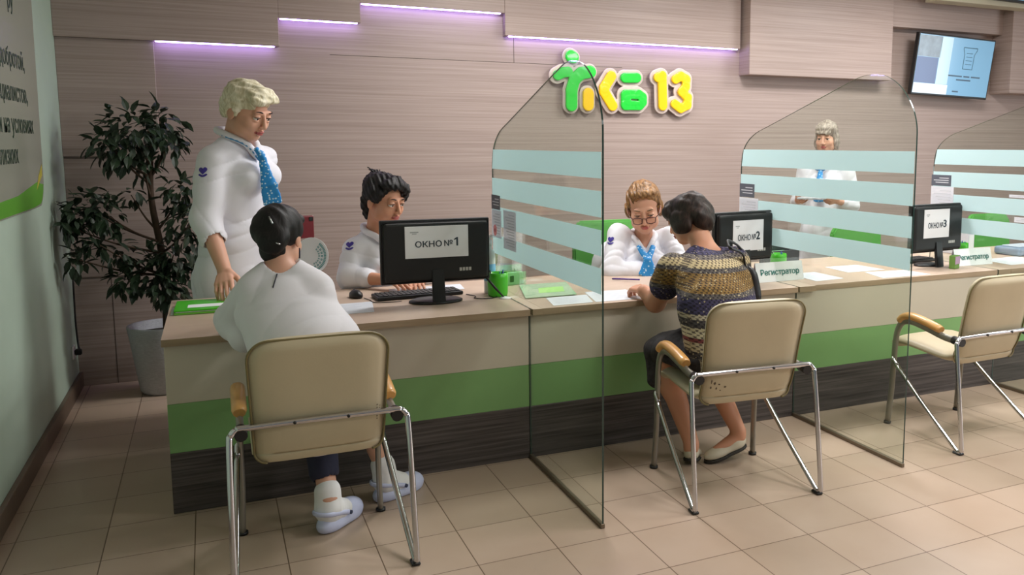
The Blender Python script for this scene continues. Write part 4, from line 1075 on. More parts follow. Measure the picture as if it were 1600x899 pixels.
def decal(target, c, nrm, up, polys, m, parent, off=.003, name='emblem'):
    """flat shapes laid on the surface of target around point c"""
    dg = bpy.context.evaluated_depsgraph_get(); dg.update()
    me = target.data; par = target.parent; T = V3(par.location) if par else V3((0, 0, 0))
    bv = BVHTree.FromPolygons([v.co+T for v in me.vertices], [p.vertices[:] for p in me.polygons])
    n = V3(nrm).normalized(); r = V3(up).cross(n).normalized(); u = n.cross(r); c = V3(c); b = MB()
    for pl in polys:
        Q = []
        for x, y in pl:
            o = c+r*x+u*y; hit = bv.ray_cast(o+n*.25, -n, .6)
            p = hit[0] if hit[0] is not None else o
            Q.append(p+n*off)
        cc = sum(Q, V3((0, 0, 0)))/len(Q); vs = [b.bm.verts.new(q) for q in Q]; vc = b.bm.verts.new(cc+n*.004)
        for i in range(len(Q)): b.bm.faces.new((vc, vs[i], vs[(i+1) % len(Q)]))
    return b.build(name, m, parent, keep=True)
def heart(sz):
    H_ = [(sz*.062*16*math.sin(t)**3*.5, sz*.062*.5*(13*math.cos(t)-5*math.cos(2*t)-2*math.cos(3*t)-math.cos(4*t))+sz*.25) for t in np.linspace(0, 2*PI, 25)[:-1]]
    A = [(sz*.62*math.sin(a), sz*.12-sz*.62*math.cos(a)) for a in np.linspace(-1.0, 1.0, 9)] + [(sz*.46*math.sin(a), sz*.12-sz*.46*math.cos(a)) for a in np.linspace(1.0, -1.0, 9)]
    return [H_, A]
def emblem(p, target, u, v, sz):
    """heart emblem where the photo shows it on the sleeve"""
    me = target.data; T = V3(target.parent.location)
    bv = BVHTree.FromPolygons([q.co+T for q in me.vertices], [f.vertices[:] for f in me.polygons])
    d = (at(u, v, y=3.)-CPOS).normalized(); hit = bv.ray_cast(CPOS, d, 12)
    if hit[0] is None: return
    n = (hit[1]-d*.8).normalized(); decal(target, hit[0], n, (0, 0, 1), heart(sz), NAVY, p.root, name='sleeve_emblem')

def hrot(f, a):
    return V3((f[0]*math.cos(a)-f[1]*math.sin(a), f[0]*math.sin(a)+f[1]*math.cos(a), 0))
trap = lambda nk, sh, rt, sg, r0=.054, r1=.060: cap(nk+rt*.05*sg-V3((0, 0, .022)), sh-V3((0, 0, .004)), r0, r1)
# ---- tall blonde woman standing behind the left end of the desk
p = Person('tall blonde woman in white uniform and blue scarf standing at the desk’s left end', (-1.17, 1.18, 0))
f = V3((.84, -.54, 0)).normalized(); rt = V3((f.y, -f.x, 0)); ux = tuple(rt)
pel = at(368, 432, y=1.20); wst = at(368, 352, y=1.20); chs = at(370, 272, y=1.17); nkb = at(364, 222, y=1.12)
Hc = at(387, 174, y=1.03)
p.head(Hc, (.66, -.66, -.36), sc=1.25); p.lid = .62
p.limb([nkb-V3((0, 0, .05)), p.H(0, -.03, -.06)], [.066, .058], .03)
p.add(loft([pel, wst, chs, nkb-V3((0, 0, .05))], [(.175, .14), (.155, .115), (.165, .12), (.10, .07)], ux), .03)
shR = at(334, 250, y=1.02); elR = at(322, 342, y=.98); wrR = at(350, 420, y=.84)
shL = at(414, 250, y=1.29); elL = at(398, 345, y=1.36); wrL = at(400, 430, y=1.28)
p.limb([shR, elR, wrR], [.058, .052, .034], .02); p.limb([shL, elL, wrL], [.056, .048, .032], .02)
tip = at(343, 470, z=.782)
p.hand(wrR-V3((0, 0, .005)), (tip-wrR)+V3((.02, 0, .01)), (.25, .55, -.3), True, ((.05, .35, .25), (.05, .38, .28), (.08, .42, .3), (.12, .48, .3)), 1.22, (.70, .55, .45), .05)
p.hand(wrL, (.1, -.05, -1), (-.4, .1, 0), False, (.25, .3, .2), 1.1)
for sgn in (-1, 1):
    hp = pel+rt*.095*sgn-V3((0, 0, .06)); kn = V3((hp.x+.01, hp.y-.01, .54)); an = V3((hp.x, hp.y+.01, .12)); toe = an+f*.16+V3((0, 0, -.085))
    p.limb([hp, kn, an], [.09, .062, .042], .03); p.limb([an, an+V3((0, 0, -.04))-f*.02, toe-f*.03], [.04, .032, .03], .015)
p.body(.0036); p.eyes((.75, -.5, -.5), BROW_D)
BL = hair_mat('platinum blonde hair', (196, 186, 150), (248, 242, 220), .5)
p.hair([((0, -.022, .050), (.083, .098, .082)), ((0, .045, .085), (.066, .055, .036)), ((.03, .075, .072), (.045, .030, .022)), ((-.02, .070, .080), (.05, .032, .022)), ((0, -.075, .0), (.066, .045, .07)), ((.068, -.025, .01), (.018, .045, .045)), ((-.068, -.025, .01), (.018, .045, .045))],
       BL, [((0, .075, -.035), (.075, .066, .083)), ((.08, -.012, -.03), (.03, .020, .035)), ((-.08, -.012, -.03), (.03, .020, .035)), ((0, .0, -.12), (.2, .2, .07))], (.008, 5, 95), h=.003)
# uniform: fitted tunic with three-quarter sleeves, flared coat below
slv = lambda a, b_, c, r0, r1, r2, t: chain([tuple(a), tuple(b_), tuple(b_+(c-b_)*t)], [r0, r1, r2])
bust = [ell(chs+f*.115+rt*.075*s_-V3((0, 0, .015)), (.085, .085, .085)) for s_ in (-1, 1)]
hem = V3((pel.x, pel.y, .50))
top = loft([hem, pel, wst, chs+V3((0, 0, .02)), nkb-V3((0, 0, .055))], [(.26, .215), (.225, .195), (.190, .158), (.200, .158), (.125, .095)], ux)
vcut = [cap(nkb+f*.055+V3((0, 0, .05)), nkb+f*.115-V3((0, 0, .085)), .062, .010), cap(nkb-V3((0, 0, .01)), nkb+V3((0, 0, .1)), .066, .075)]
cut1 = [cap(elR+(wrR-elR)*.30, wrR, .053, .045)]
uni = p.cloth('tunic', top+bust+slv(shR, elR, wrR, .073, .070, .068, .34)+slv(shL, elL, wrL, .065, .066, .064, .5)+[trap(nkb, shR, rt, 1), trap(nkb, shL, rt, -1)], WCLOTH, vcut+cut1, rip=(.012, 4, 19), k=.03, h=.005)
col = [(nkb+f*.135-V3((0, 0, .075)))+rt*.005, nkb+f*.10+rt*.050-V3((0, 0, .005)), nkb+rt*.082+f*.02+V3((0, 0, .035)), nkb-f*.055+rt*.045+V3((0, 0, .060)), nkb-f*.07+V3((0, 0, .062)), nkb-f*.055-rt*.045+V3((0, 0, .060)), nkb-rt*.082+f*.02+V3((0, 0, .035)), nkb+f*.10-rt*.050-V3((0, 0, .005)), (nkb+f*.135-V3((0, 0, .075)))-rt*.005]
cp = smooth_path(col, 4)
p.cloth('collar', chain([tuple(q) for q in cp], [.017]*len(cp)), WCLOTH, rip=None, k=.01, h=.004)
p.cloth('collar_trim', chain([tuple(q+(q-nkb-V3((0, 0, .01))).normalized()*.013-V3((0, 0, .012))) for q in cp[:len(cp)//2]], [.006]*(len(cp)//2)), TRIM, rip=None, k=.004, h=.003)
kn = at(408, 243, y=.985)
p.cloth('scarf', chain([tuple(kn+V3((-.02, 0, .03))), tuple(kn), tuple(kn+V3((.01, 0, -.02)))], [.012, .019, .016])+[ecap(kn+V3((.006, 0, -.02)), at(420, 290, y=.95), (.018, .010), (.040, .011), (1, -.1, 0)), ecap(at(420, 290, y=.95), at(427, 318, y=.96), (.040, .010), (.050, .009), (1, -.1, 0))], SCARF, rip=(.004, 8, 60), k=.01, h=.0035)
emblem(p, uni, 317, 270, .045)
q = MB(); q.tube([at(335, 447, y=.742), at(341, 449, y=.738)], .006, 8)
BLONDE = p

# ---- office chairs behind the desk
oc = lambda u, v, y: at(u, v, y=y).x
office_chair((oc(898, 389, 1.30)+.24, 1.06, 0), 0, 'green office chair behind the clerk with glasses', 1.04)
office_chair((oc(1342, 372, 1.30), 1.06, 0), 0, 'empty green office chair seen through the middle glass screen', .93)
office_chair((oc(1548, 372, 1.30), 1.06, 0), 0, 'green office chair seen through the far right glass screen', .97)
office_chair((-.44, 1.12, 0), 0, 'green office chair under the dark haired clerk at monitor one', .84)

def seated(p, hip, kneeY, spread, shoeY, f, rt, leg_m=None, sk=1.):
    """thighs, shins and feet of a person seated facing the desk (-y) or away"""
    for s_ in (-1, 1):
        h_ = hip+rt*.09*s_; k_ = V3((h_.x+rt.x*.03*s_, kneeY, .50)); a_ = V3((k_.x, shoeY, .09)); t_ = a_+f*.15+V3((0, 0, -.055))
        p.limb([h_, k_, a_], [.082, .058, .038], .03); p.limb([a_, a_-V3((0, 0, .04)), t_], [.038, .034, .028], .015)

# ---- dark haired clerk at monitor one
p = Person('seated clerk with black pinned up hair in a white uniform, half hidden by monitor one', (-.50, 1.15, 0), SKIN2)
f = V3((.45, -.89, 0)).normalized(); rt = V3((f.y, -f.x, 0)); ux = tuple(rt)
hip = V3((-.50, 1.18, .58)); wst = V3((-.50, 1.17, .78)); chs = at(597, 410, y=1.14); nkb = at(586, 368, y=1.14)
p.head(at(601, 313, y=1.05), (.52, -.80, -.20), sc=1.20); p.lid = .6
p.limb([nkb-V3((0, 0, .04)), p.H(0, -.03, -.06)], [.062, .054], .03)
p.add(loft([hip, wst, chs, nkb-V3((0, 0, .05))], [(.16, .12), (.145, .11), (.16, .115), (.10, .07)], ux), .03)
shR = at(556, 390, y=1.10); elR = at(547, 434, y=1.01); wrR = at(602, 437, y=.84)
shL = at(648, 388, y=1.20); elL = at(676, 432, y=1.06); wrL = at(648, 438, y=.86)
p.limb([shR, elR, wrR], [.052, .045, .030]); p.limb([shL, elL, wrL], [.052, .045, .030])
p.hand(wrR, (.55, -.8, -.1), (0, 0, -1), True, (.15, .3, .3), 1.05); p.hand(wrL, (-.1, -1, -.08), (0, 0, -1), False, (.15, .3, .3), 1.05)
seated(p, hip, .74, .1, .78, V3((0, -1, 0)), V3((-1, 0, 0)))
p.body(.0036); p.eyes((.7, -.55, -.45), BROW_D)
BK = hair_mat('black hair', (9, 8, 9), (28, 25, 25), .58)
p.hair([((0, -.025, .044), (.086, .102, .084)), ((-.01, -.085, .070), (.055, .045, .045)), ((-.02, -.105, .090), (.032, .030, .030)), ((.0, .040, .085), (.072, .055, .035)), ((-.050, .058, .062), (.034, .035, .040)), ((-.068, .055, .030), (.018, .022, .032)), ((.070, .0, .035), (.022, .05, .045)), ((0, -.085, -.02), (.060, .040, .075)), ((.01, -.085, -.085), (.022, .02, .03)), ((-.01, .03, .110), (.04, .03, .016))],
       BK, [((.006, .088, -.026), (.076, .068, .098)), ((.08, -.012, -.028), (.03, .020, .032)), ((0, .02, -.125), (.2, .10, .06))], (.010, 12, 85), h=.003)
q = MB(); rnd = random.Random(4)
for k in range(16):
    a = p.H(-.02+rnd.uniform(-.03, .03), -.10+rnd.uniform(-.03, .02), .105); d = p.hu*rnd.uniform(.005, .022)-p.hf*rnd.uniform(.0, .05)+p.hr*rnd.uniform(-.03, .03)
    q.tube(smooth_path([a, a+d*.5+p.hu*.006, a+d], 3), [.0035]*6+[.001], 5)
q.build('hair_tuft', BK, p.root, keep=True)
bust = [ell(chs+f*.10+rt*.07*s_-V3((0, 0, .02)), (.078, .078, .08)) for s_ in (-1, 1)]
top = loft([V3((-.50, 1.17, .56)), wst, chs+V3((0, 0, .02)), nkb-V3((0, 0, .05))], [(.20, .165), (.178, .15), (.185, .15), (.115, .09)], ux)
vc = [cap(nkb+f*.05+V3((0, 0, .05)), nkb+f*.11-V3((0, 0, .09)), .056, .010), cap(nkb-V3((0, 0, .01)), nkb+V3((0, 0, .1)), .060, .07)]
uni = p.cloth('tunic', top+bust+slv(shR, elR, wrR, .068, .066, .054, .42)+slv(shL, elL, wrL, .066, .064, .054, .45)+[trap(nkb, shR, rt, 1), trap(nkb, shL, rt, -1)], WCLOTH, vc, rip=(.011, 14, 22), k=.028, h=.005)
def collar(p, nkb, f, rt, s_=1.):
    c_ = [nkb+f*.125*s_-V3((0, 0, .075))+rt*.006, nkb+f*.095*s_+rt*.048-V3((0, 0, .005)), nkb+rt*.076*s_+f*.02+V3((0, 0, .03)), nkb-f*.05+rt*.042+V3((0, 0, .052)), nkb-f*.065+V3((0, 0, .054)), nkb-f*.05-rt*.042+V3((0, 0, .052)), nkb-rt*.076*s_+f*.02+V3((0, 0, .03)), nkb+f*.095*s_-rt*.048-V3((0, 0, .005)), nkb+f*.125*s_-V3((0, 0, .075))-rt*.006]
    c_ = smooth_path(c_, 4); p.cloth('collar', chain([tuple(q) for q in c_], [.016]*len(c_)), WCLOTH, rip=None, k=.01, h=.004); return c_
collar(p, nkb, f, rt)
p.cloth('skirt', loft([hip+V3((0, .02, .0)), V3((-.50, .76, .52))], [(.20, .12), (.19, .09)], (1, 0, 0)), WCLOTH, rip=(.004, 3, 25), k=.02, h=.006)
emblem(p, uni, 546, 385, .046)

# ---- clerk with glasses at monitor two
p = Person('seated clerk with glasses, ginger pinned hair and blue scarf, writing at the desk', (.98, 1.02, 0))
f = V3((-.30, -.95, 0)).normalized(); rt = V3((f.y, -f.x, 0)); ux = tuple(rt)
hip = V3((.96, 1.06, .58)); wst = V3((.96, 1.03, .78)); chs = at(1004, 405, y=.93); nkb = at(1004, 374, y=.90)
p.head(at(1006, 324, y=.80), (-.40, -.82, -.36), sc=1.30, roll=5); p.lid = .85
p.limb([nkb-V3((0, 0, .04)), p.H(0, -.03, -.06)], [.060, .052], .03)
p.add(loft([hip, wst, chs, nkb-V3((0, 0, .04))], [(.16, .12), (.145, .11), (.16, .11), (.10, .065)], ux), .03)
shR = at(968, 366, y=.92); elR = at(956, 424, y=.83); wrR = at(1020, 423, y=.72)
shL = at(1043, 370, y=.88); elL = at(1064, 418, y=.74); wrL = at(1036, 430, y=.60)
p.limb([shR, elR, wrR], [.052, .045, .030]); p.limb([shL, elL, wrL], [.052, .045, .030])
p.hand(wrR, (.75, -.45, -.12), (0, 0, -1), True, (.35, .5, .4), 1.05); p.hand(wrL, (-.6, -.7, -.10), (0, 0, -1), False, (.35, .5, .4), 1.05)
seated(p, hip, .66, .1, .70, V3((0, -1, 0)), V3((-1, 0, 0)))
p.body(.0036); p.eyes((-.2, -.75, -.75), BROW_L)
GI = hair_mat('ginger blonde hair', (84, 56, 32), (168, 124, 76), .45)
p.hair([((0, -.024, .042), (.078, .094, .080)), ((0, .028, .088), (.062, .046, .026)), ((.0, -.01, .108), (.042, .04, .022)), ((.070, -.01, .02), (.012, .034, .05)), ((-.070, -.01, .02), (.012, .034, .05)), ((.074, -.05, -.030), (.020, .03, .045)), ((-.074, -.05, -.030), (.022, .03, .045)), ((0, -.10, .0), (.05, .04, .05))],
       GI, [((0, .084, -.030), (.074, .068, .108)), ((.08, -.008, -.02), (.03, .018, .03)), ((-.08, -.008, -.02), (.03, .018, .03)), ((0, .03, -.13), (.2, .09, .06))], (.009, 22, 90), h=.003)
g = empty('glasses', p.root.location, 0); g.parent = p.root; g.matrix_parent_inverse = Matrix.Identity(4); g.location = (0, 0, 0)
FRM = mat('dark red spectacle frame', (70, 24, 30), .3)
b = MB()
for x in (-1, 1):
    o = [(.010, -.001), (.012, -.020), (.030, -.026), (.050, -.020), (.053, .0), (.048, .006), (.014, .005)]
    b.tube([p.H(x*u_, .104-.10*max(0, u_-.03), v_-.012) for u_, v_ in o+[o[0]]], .0021*p.hs, 6)
    b.tube([p.H(x*.052, .100, -.010), p.H(x*.068, .080, -.004), p.H(x*.078, .01, .002), p.H(x*.077, -.03, -.006)], .0019*p.hs, 6)
b.tube([p.H(-.011, .105, -.010), p.H(0, .109, -.007), p.H(.011, .105, -.010)], .002*p.hs, 6)
b.build('glasses', FRM, p.root, keep=True); bpy.data.objects.remove(g)
bust = [ell(chs+f*.10+rt*.07*s_-V3((0, 0, .03)), (.075, .075, .078)) for s_ in (-1, 1)]
top = loft([V3((.96, 1.05, .56)), wst, chs, nkb-V3((0, 0, .05))], [(.20, .165), (.178, .15), (.180, .145), (.115, .085)], ux)
vc = [cap(nkb+f*.05+V3((0, 0, .05)), nkb+f*.115-V3((0, 0, .10)), .056, .012), cap(nkb-V3((0, 0, .01)), nkb+V3((0, 0, .1)), .060, .07)]
uni = p.cloth('tunic', top+bust+slv(shR, elR, wrR, .064, .062, .046, .88)+slv(shL, elL, wrL, .062, .060, .044, .85)+[trap(nkb, shR, rt, 1), trap(nkb, shL, rt, -1)], WCLOTH, vc, rip=(.011, 24, 22), k=.026, h=.005)
collar(p, nkb, f, rt)
a0 = nkb+f*.135-V3((0, 0, .03))+rt*.045; a1 = nkb+f*.135-V3((0, 0, .03))-rt*.045; X0 = nkb+f*.20-V3((0, 0, .105)); t0 = X0+f*.02-V3((0, 0, .09))
p.cloth('scarf', [ecap(a0, X0, (.016, .009), (.020, .010), tuple(rt)), ecap(a1, X0, (.016, .009), (.020, .010), tuple(rt)), ecap(X0, t0+rt*.03, (.022, .010), (.030, .008), tuple(rt)), ecap(X0, t0-rt*.035, (.022, .010), (.030, .008), tuple(rt))], SCARF, rip=(.003, 9, 60), k=.008, h=.0035)
p.cloth('skirt', loft([hip+V3((0, .02, .0)), V3((.96, .68, .52))], [(.20, .12), (.19, .09)], (1, 0, 0)), WCLOTH, rip=(.004, 3, 25), k=.02, h=.006)
emblem(p, uni, 954, 377, .044)

# ---- woman standing in the background behind the middle glass
hb = at(1291, 215, y=1.72)
p = Person('woman with grey blonde fringe standing by the back wall behind the middle glass screen', (hb.x+.02, 1.78, 0))
f = V3((-.80, -.60, 0)).normalized(); rt = V3((f.y, -f.x, 0)); ux = tuple(rt)
p.head(hb, (-.78, -.58, -.12), sc=1.06)
nkb = V3((hb.x+.04, 1.77, hb.z-.20)); chs = nkb-V3((-.01, 0, .19)); wst = nkb-V3((-.01, 0, .40)); pel = nkb-V3((-.01, 0, .58))
p.limb([nkb-V3((0, 0, .03)), p.H(0, -.03, -.06)], [.056, .050], .03)
p.add(loft([pel, wst, chs, nkb-V3((0, 0, .04))], [(.16, .12), (.135, .105), (.15, .105), (.10, .065)], ux), .03)
arms = []
for s_ in (1, -1):
    sh = nkb+rt*.17*s_-V3((0, 0, .06)); el = sh+rt*.05*s_-V3((0, 0, .28))-f*.02; wr = el+f*.22-rt*.06*s_+V3((0, 0, .04)); arms.append((sh, el, wr))
    p.limb([sh, el, wr], [.048, .042, .028]); p.hand(wr, f-rt*.5*s_, -rt*s_*.6+V3((0, 0, .5)), s_ == 1, (.5, .6, .4), .95)
    hp = pel+rt*.085*s_-V3((0, 0, .04)); kn_ = V3((hp.x, hp.y, .49)); an = V3((hp.x, hp.y, .09)); p.limb([hp, kn_, an], [.082, .058, .038], .03); p.limb([an, an-V3((0, 0, .045)), an+f*.14-V3((0, 0, .06))], [.038, .03, .026], .015)
p.body(.004); p.eyes((-.8, -.5, -.3), BROW_L)
AS = hair_mat('ash blonde hair', (120, 108, 100), (188, 176, 164), .5)
p.hair([((0, -.02, .045), (.084, .098, .085)), ((0, .050, .075), (.070, .050, .036)), ((0, .082, .045), (.055, .020, .022)), ((.072, -.02, -.03), (.024, .05, .07)), ((-.072, -.02, -.03), (.024, .05, .07)), ((0, -.07, -.03), (.075, .055, .085))],
       AS, [((0, .085, -.050), (.060, .066, .088)), ((0, .02, -.15), (.2, .10, .06))], (.008, 32, 85), h=.0035)
hem = V3((pel.x, pel.y, .52))
uni = p.cloth('tunic', loft([hem, pel, wst, chs, nkb-V3((0, 0, .05))], [(.23, .18), (.20, .165), (.165, .135), (.175, .135), (.115, .085)], ux)+[ell(chs+f*.095+rt*.065*s_, (.07, .07, .07)) for s_ in (-1, 1)]+sum([slv(a, b_, c_, .066, .060, .05, .6) for a, b_, c_ in arms], []), WCLOTH,
       [cap(nkb+f*.05+V3((0, 0, .05)), nkb+f*.10-V3((0, 0, .08)), .05, .01), cap(nkb, nkb+V3((0, 0, .1)), .056, .065)], rip=(.009, 34, 22), k=.026, h=.006)
collar(p, nkb, f, rt)
k0 = nkb+f*.15-V3((0, 0, .07)); p.cloth('scarf', [ecap(k0, k0+f*.045-V3((0, 0, .12)), (.018, .010), (.035, .010), tuple(rt)), ecap(k0+f*.045-V3((0, 0, .12)), k0+f*.02-V3((0, 0, .24)), (.035, .010), (.045, .009), tuple(rt)), cap(k0+rt*.03+V3((0, 0, .02)), k0-rt*.03+V3((0, 0, .02)), .014, .014)], SCARF, rip=(.003, 9, 60), k=.01, h=.004)
ph = (arms[0][2]+arms[1][2])/2+f*.10
e = empty('paper_bundle', ph, math.atan2(f.y, f.x), 'grey and white papers held by the background woman', 'papers')
b = MB(); b.rbox((-.03, -.10, .018), (.15, .10, .032), .002, 1); b.build('sheets', mat('grey print paper', (168, 172, 178), .8, vary=.3, vscale=30), e)
# ---- visitor in the white tunic on the nearest chair
p = Person('visitor in a loose white tunic with dark pinned up hair, seated with back turned', (-1.06, -.55, 0))
f = V3((.10, .99, 0)).normalized(); rt = V3((f.y, -f.x, 0)); ux = tuple(rt)
hip = V3((-1.06, -.575, .585)); wst = V3((-1.065, -.52, .78)); nkb = at(440, 416, y=-.36); chs = V3((nkb.x, -.40, nkb.z-.19))
p.head(at(438, 370, y=-.265), (.42, .86, -.20), sc=1.02)
p.limb([nkb-V3((0, 0, .04)), p.H(0, -.03, -.06)], [.056, .050], .03)
p.add(loft([hip, wst, chs, nkb-V3((0, 0, .05))], [(.16, .115), (.145, .105), (.155, .105), (.10, .06)], ux), .03)
shL = at(398, 453, y=-.36); elL = at(366, 501, y=-.09); wrL = V3((-1.13, .17, .93))
shR = at(496, 456, y=-.42); elR = V3((-1.0, -.15, .81)); wrR = V3((-.985, -.055, .885))
p.limb([shL, elL, wrL], [.048, .042, .028]); p.limb([shR, elR, wrR], [.048, .042, .028])
ph = at(478, 353, y=.10)
p.hand(wrL, ph-V3((.02, 0, .03))-wrL, (.5, -.75, 0), False, (.25, .45, .35), .98); p.hand(wrR, (-.10, .05, 1), (0, .9, .1), True, (.8, .9, .6), .95)
ft = [(V3((-1.032, -.455, 0)), V3((.145, .163, 0)).normalized()), (V3((-.782, -.235, 0)), V3((.19, .11, 0)).normalized())]
kn = [V3((-1.03, -.20, .50)), V3((-.86, -.10, .50))]
for s_, (hl, d) in zip((-1, 1), ft):
    i = 0 if s_ == -1 else 1; h_ = hip+rt*.09*s_; a_ = V3((hl.x, hl.y, .10))+d*.045
    p.limb([h_, kn[i], a_+V3((0, 0, .03)), a_-V3((0, 0, .02))], [.08, .056, .036, .034], .03); p.limb([a_-V3((0, 0, .055)), a_+d*.13-V3((0, 0, .06))], [.034, .03], .02)
p.body(.0038); p.eyes((.42, .86, -.2), BROW_D, .5)
p.hair([((0, -.025, .035), (.088, .108, .092)), ((0, -.09, .02), (.075, .055, .075)), ((.02, -.115, -.02), (.060, .040, .055)), ((0, .05, .075), (.07, .045, .035)), ((0, -.07, -.06), (.05, .035, .045))], BK, [((0, .085, -.035), (.075, .068, .10)), ((0, .06, -.14), (.2, .10, .07))], (.006, 41, 75), h=.0035)
q = MB(); 
for c, d in (((.015, -.146, .06), (.02, -.01, -.028)), ((.04, -.148, -.035), (.022, .004, -.008))):
    a = p.H(*c); q.tube([a, a+(p.hr*d[0]+p.hf*d[1]+p.hu*d[2])], .0035, 6)
q.build('hair_clip', mat('silver clip', (200, 200, 204), .25, 1.), p.root, keep=True)
q = MB(); q.tube([p.H(.082, -.012, -.045), p.H(.084, -.014, -.085)], .003, 6); q.build('earring', mat('dark earring', (60, 60, 80), .3, .6), p.root, keep=True)
WT = mat('white cotton', (226, 224, 230), .8, bump=.2, bscale=16, sheen=.1)
top = loft([hip-V3((0, -.01, .05)), wst, chs+V3((0, 0, .03)), nkb-V3((0, 0, .055))], [(.200, .165), (.188, .140), (.176, .125), (.115, .070)], ux)
uni = p.cloth('tunic', top+slv(shL, elL, wrL, .066, .070, .060, .35)+slv(shR, elR, wrR, .064, .060, .054, .35)+[cap(elL+V3((.0, .0, -.0)), elL+V3((.04, -.12, -.05)), .055, .060), trap(nkb, shL, rt, -1, .045, .055), trap(nkb, shR, rt, 1, .045, .055)], WT,
              [cap(nkb+V3((0, 0, .01))-f*.0, nkb+V3((0, 0, .1)), .060, .085)], rip=(.0085, 47, 13), k=.035, h=.005)
b0 = nkb-f*.072-V3((.015, 0, .015)); decal(uni, b0-V3((0, 0, .035)), -f, (0, 0, 1), [[(-.002, .030), (.003, .030), (-.012, -.015), (-.016, -.012)]], mat('dark back slit', (60, 60, 70), .9), p.root, name='back_slit')
NV = mat('navy trousers', (38, 40, 62), .85, bump=.2, bscale=80)
for i, (hl, d) in enumerate(ft):
    h_ = hip+rt*.09*(-1 if i == 0 else 1); a_ = V3((hl.x, hl.y, .13))+d*.045; lo = kn[i]+(a_-kn[i])*(.74 if i == 0 else .62)
    p.cloth('trouser_leg', chain([tuple(h_-V3((0, 0, .01))), tuple(kn[i]), tuple(lo)], [.094, .074, .058]), NV, [cap(lo+(a_-kn[i]).normalized()*.02, lo+(a_-kn[i]).normalized()*.12, .045, .045)], rip=(.004, 3+i, 30), k=.02, h=.005)
    c = V3((hl.x, hl.y, 0)); a2 = c+d*.045
    p.cloth('sock', chain([tuple(a_+V3((0, 0, .0))+(kn[i]-a_)*.07), tuple(a2+V3((0, 0, .085))), tuple(a2+d*.08+V3((0, 0, .05)))], [.050, .053, .046]), mat('white sock', (232, 232, 234), .9), rip=(.002, 6, 60), k=.015, h=.004)
CROC = mat('pale lavender rubber clog', (196, 202, 232), .5)
for (hl, d), lab in zip(ft, ('pale lavender clog on the foot nearer the camera, under the nearest chair', 'pale lavender clog on the foot nearer the desk, under the nearest chair')):
    n_ = V3((d.y, -d.x, 0)); c = V3((hl.x, hl.y, 0)); g = lambda a, b_, z: tuple(c+d*a+n_*b_+V3((0, 0, z)))
    F = Field(np.array(g(.10, 0, .05))-.18, np.array(g(.10, 0, .05))+.18, .0035)
    ov = lambda ctr, r_: ell(ctr, r_, np.array([list(d), list(n_), [0, 0, 1]]).T)
    F.put(ov(g(.055, 0, .030), (.072, .046, .040)), .0).put(ov(g(.165, 0, .030), (.085, .054, .052)), .03).put(ov(g(.11, 0, .018), (.12, .047, .026)), .02)
    F.put(ov(g(.052, 0, .085), (.052, .037, .062)), .006, 'sub').put(ov(g(.10, 0, .10), (.05, .036, .050)), .006, 'sub').cut((0, 0, .002), (0, 0, -1))
    ob = F.obj('clog', CROC, p.root)
    st = smooth_path([g(.115, .047, .050), g(.06, .054, .072), g(.0, .040, .085), g(-.022, 0, .088), g(.0, -.040, .085), g(.06, -.054, .072), g(.115, -.047, .050)], 5)
    q = MB(); q.tube(st, .0065, 8, flat=((0, 0, 1), 1.5)); q.build('heel_strap', CROC, ob, keep=True)
    for sd in (-1, 1):
        q = MB(); r_ = q.tube([g(.112, .046*sd, .052), g(.112, .058*sd, .052)], .0085, 10); q.build('strap_rivet', mat('navy rivet', (50, 60, 90), .4), ob, keep=True)
# fan and phone in her hands
fc = at(487, 400, y=-.03); fd = (V3((-.35, -.75, .0))).normalized(); fr_ = V3((0, 0, 1)).cross(fd).normalized()
e = empty('hand_fan', fc, 0, 'white round paper fan with green pattern held up beside the visitor’s neck', 'fan')
tl = V3((.18*fr_.x, .18*fr_.y, 1)).normalized(); sd = fd.cross(tl).normalized()
q = MB(); q.prism([fc+sd*.072*math.cos(a)+tl*.080*math.sin(a) for a in np.linspace(0, 2*PI, 37)[:-1]], -fd*.002); q.build('disc', mat('white fan paper', (232, 236, 238), .7), e, keep=True)
q = MB()
for rr, w_ in ((.80, .07), (.62, .06), (.45, .05)):
    A = np.linspace(-1.15, 1.15, 24)
    for i in range(0, 23):
        if i % 3 == 2 and rr < .8: continue
        pr = [fc+fd*.0012-sd*.072*k_*math.cos(a)+tl*.080*k_*math.sin(a) for k_, a in ((rr-w_, A[i]), (rr-w_, A[i]+.07), (rr+w_, A[i]+.07), (rr+w_, A[i]))]; q.poly(pr)
q.build('pattern', mat('sea green pattern', (96, 158, 158), .7), e, keep=True)
q = MB(); q.rbox((-.008, -.003, -.15), (.008, .003, -.075), .002, 1); q.build('handle', WHITEP, e)
e = empty('phone', ph, R(20), 'dark red phone held up in front of the visitor’s face, right of her hair', 'phone')
b = MB(); b.rbox((-.036, -.006, -.055), (.036, .006, .045), .006, 3); b.build('case', mat('dark red case', (120, 28, 40), .35), e)
b = MB(); b.box((-.031, .0061, -.05), (.031, .0066, .040)); b.build('display', BLACKP, e)
b = MB(); b.rbox((.012, -.0085, .020), (.030, -.0058, .038), .002, 1); b.build('camera', BLACKP, e)

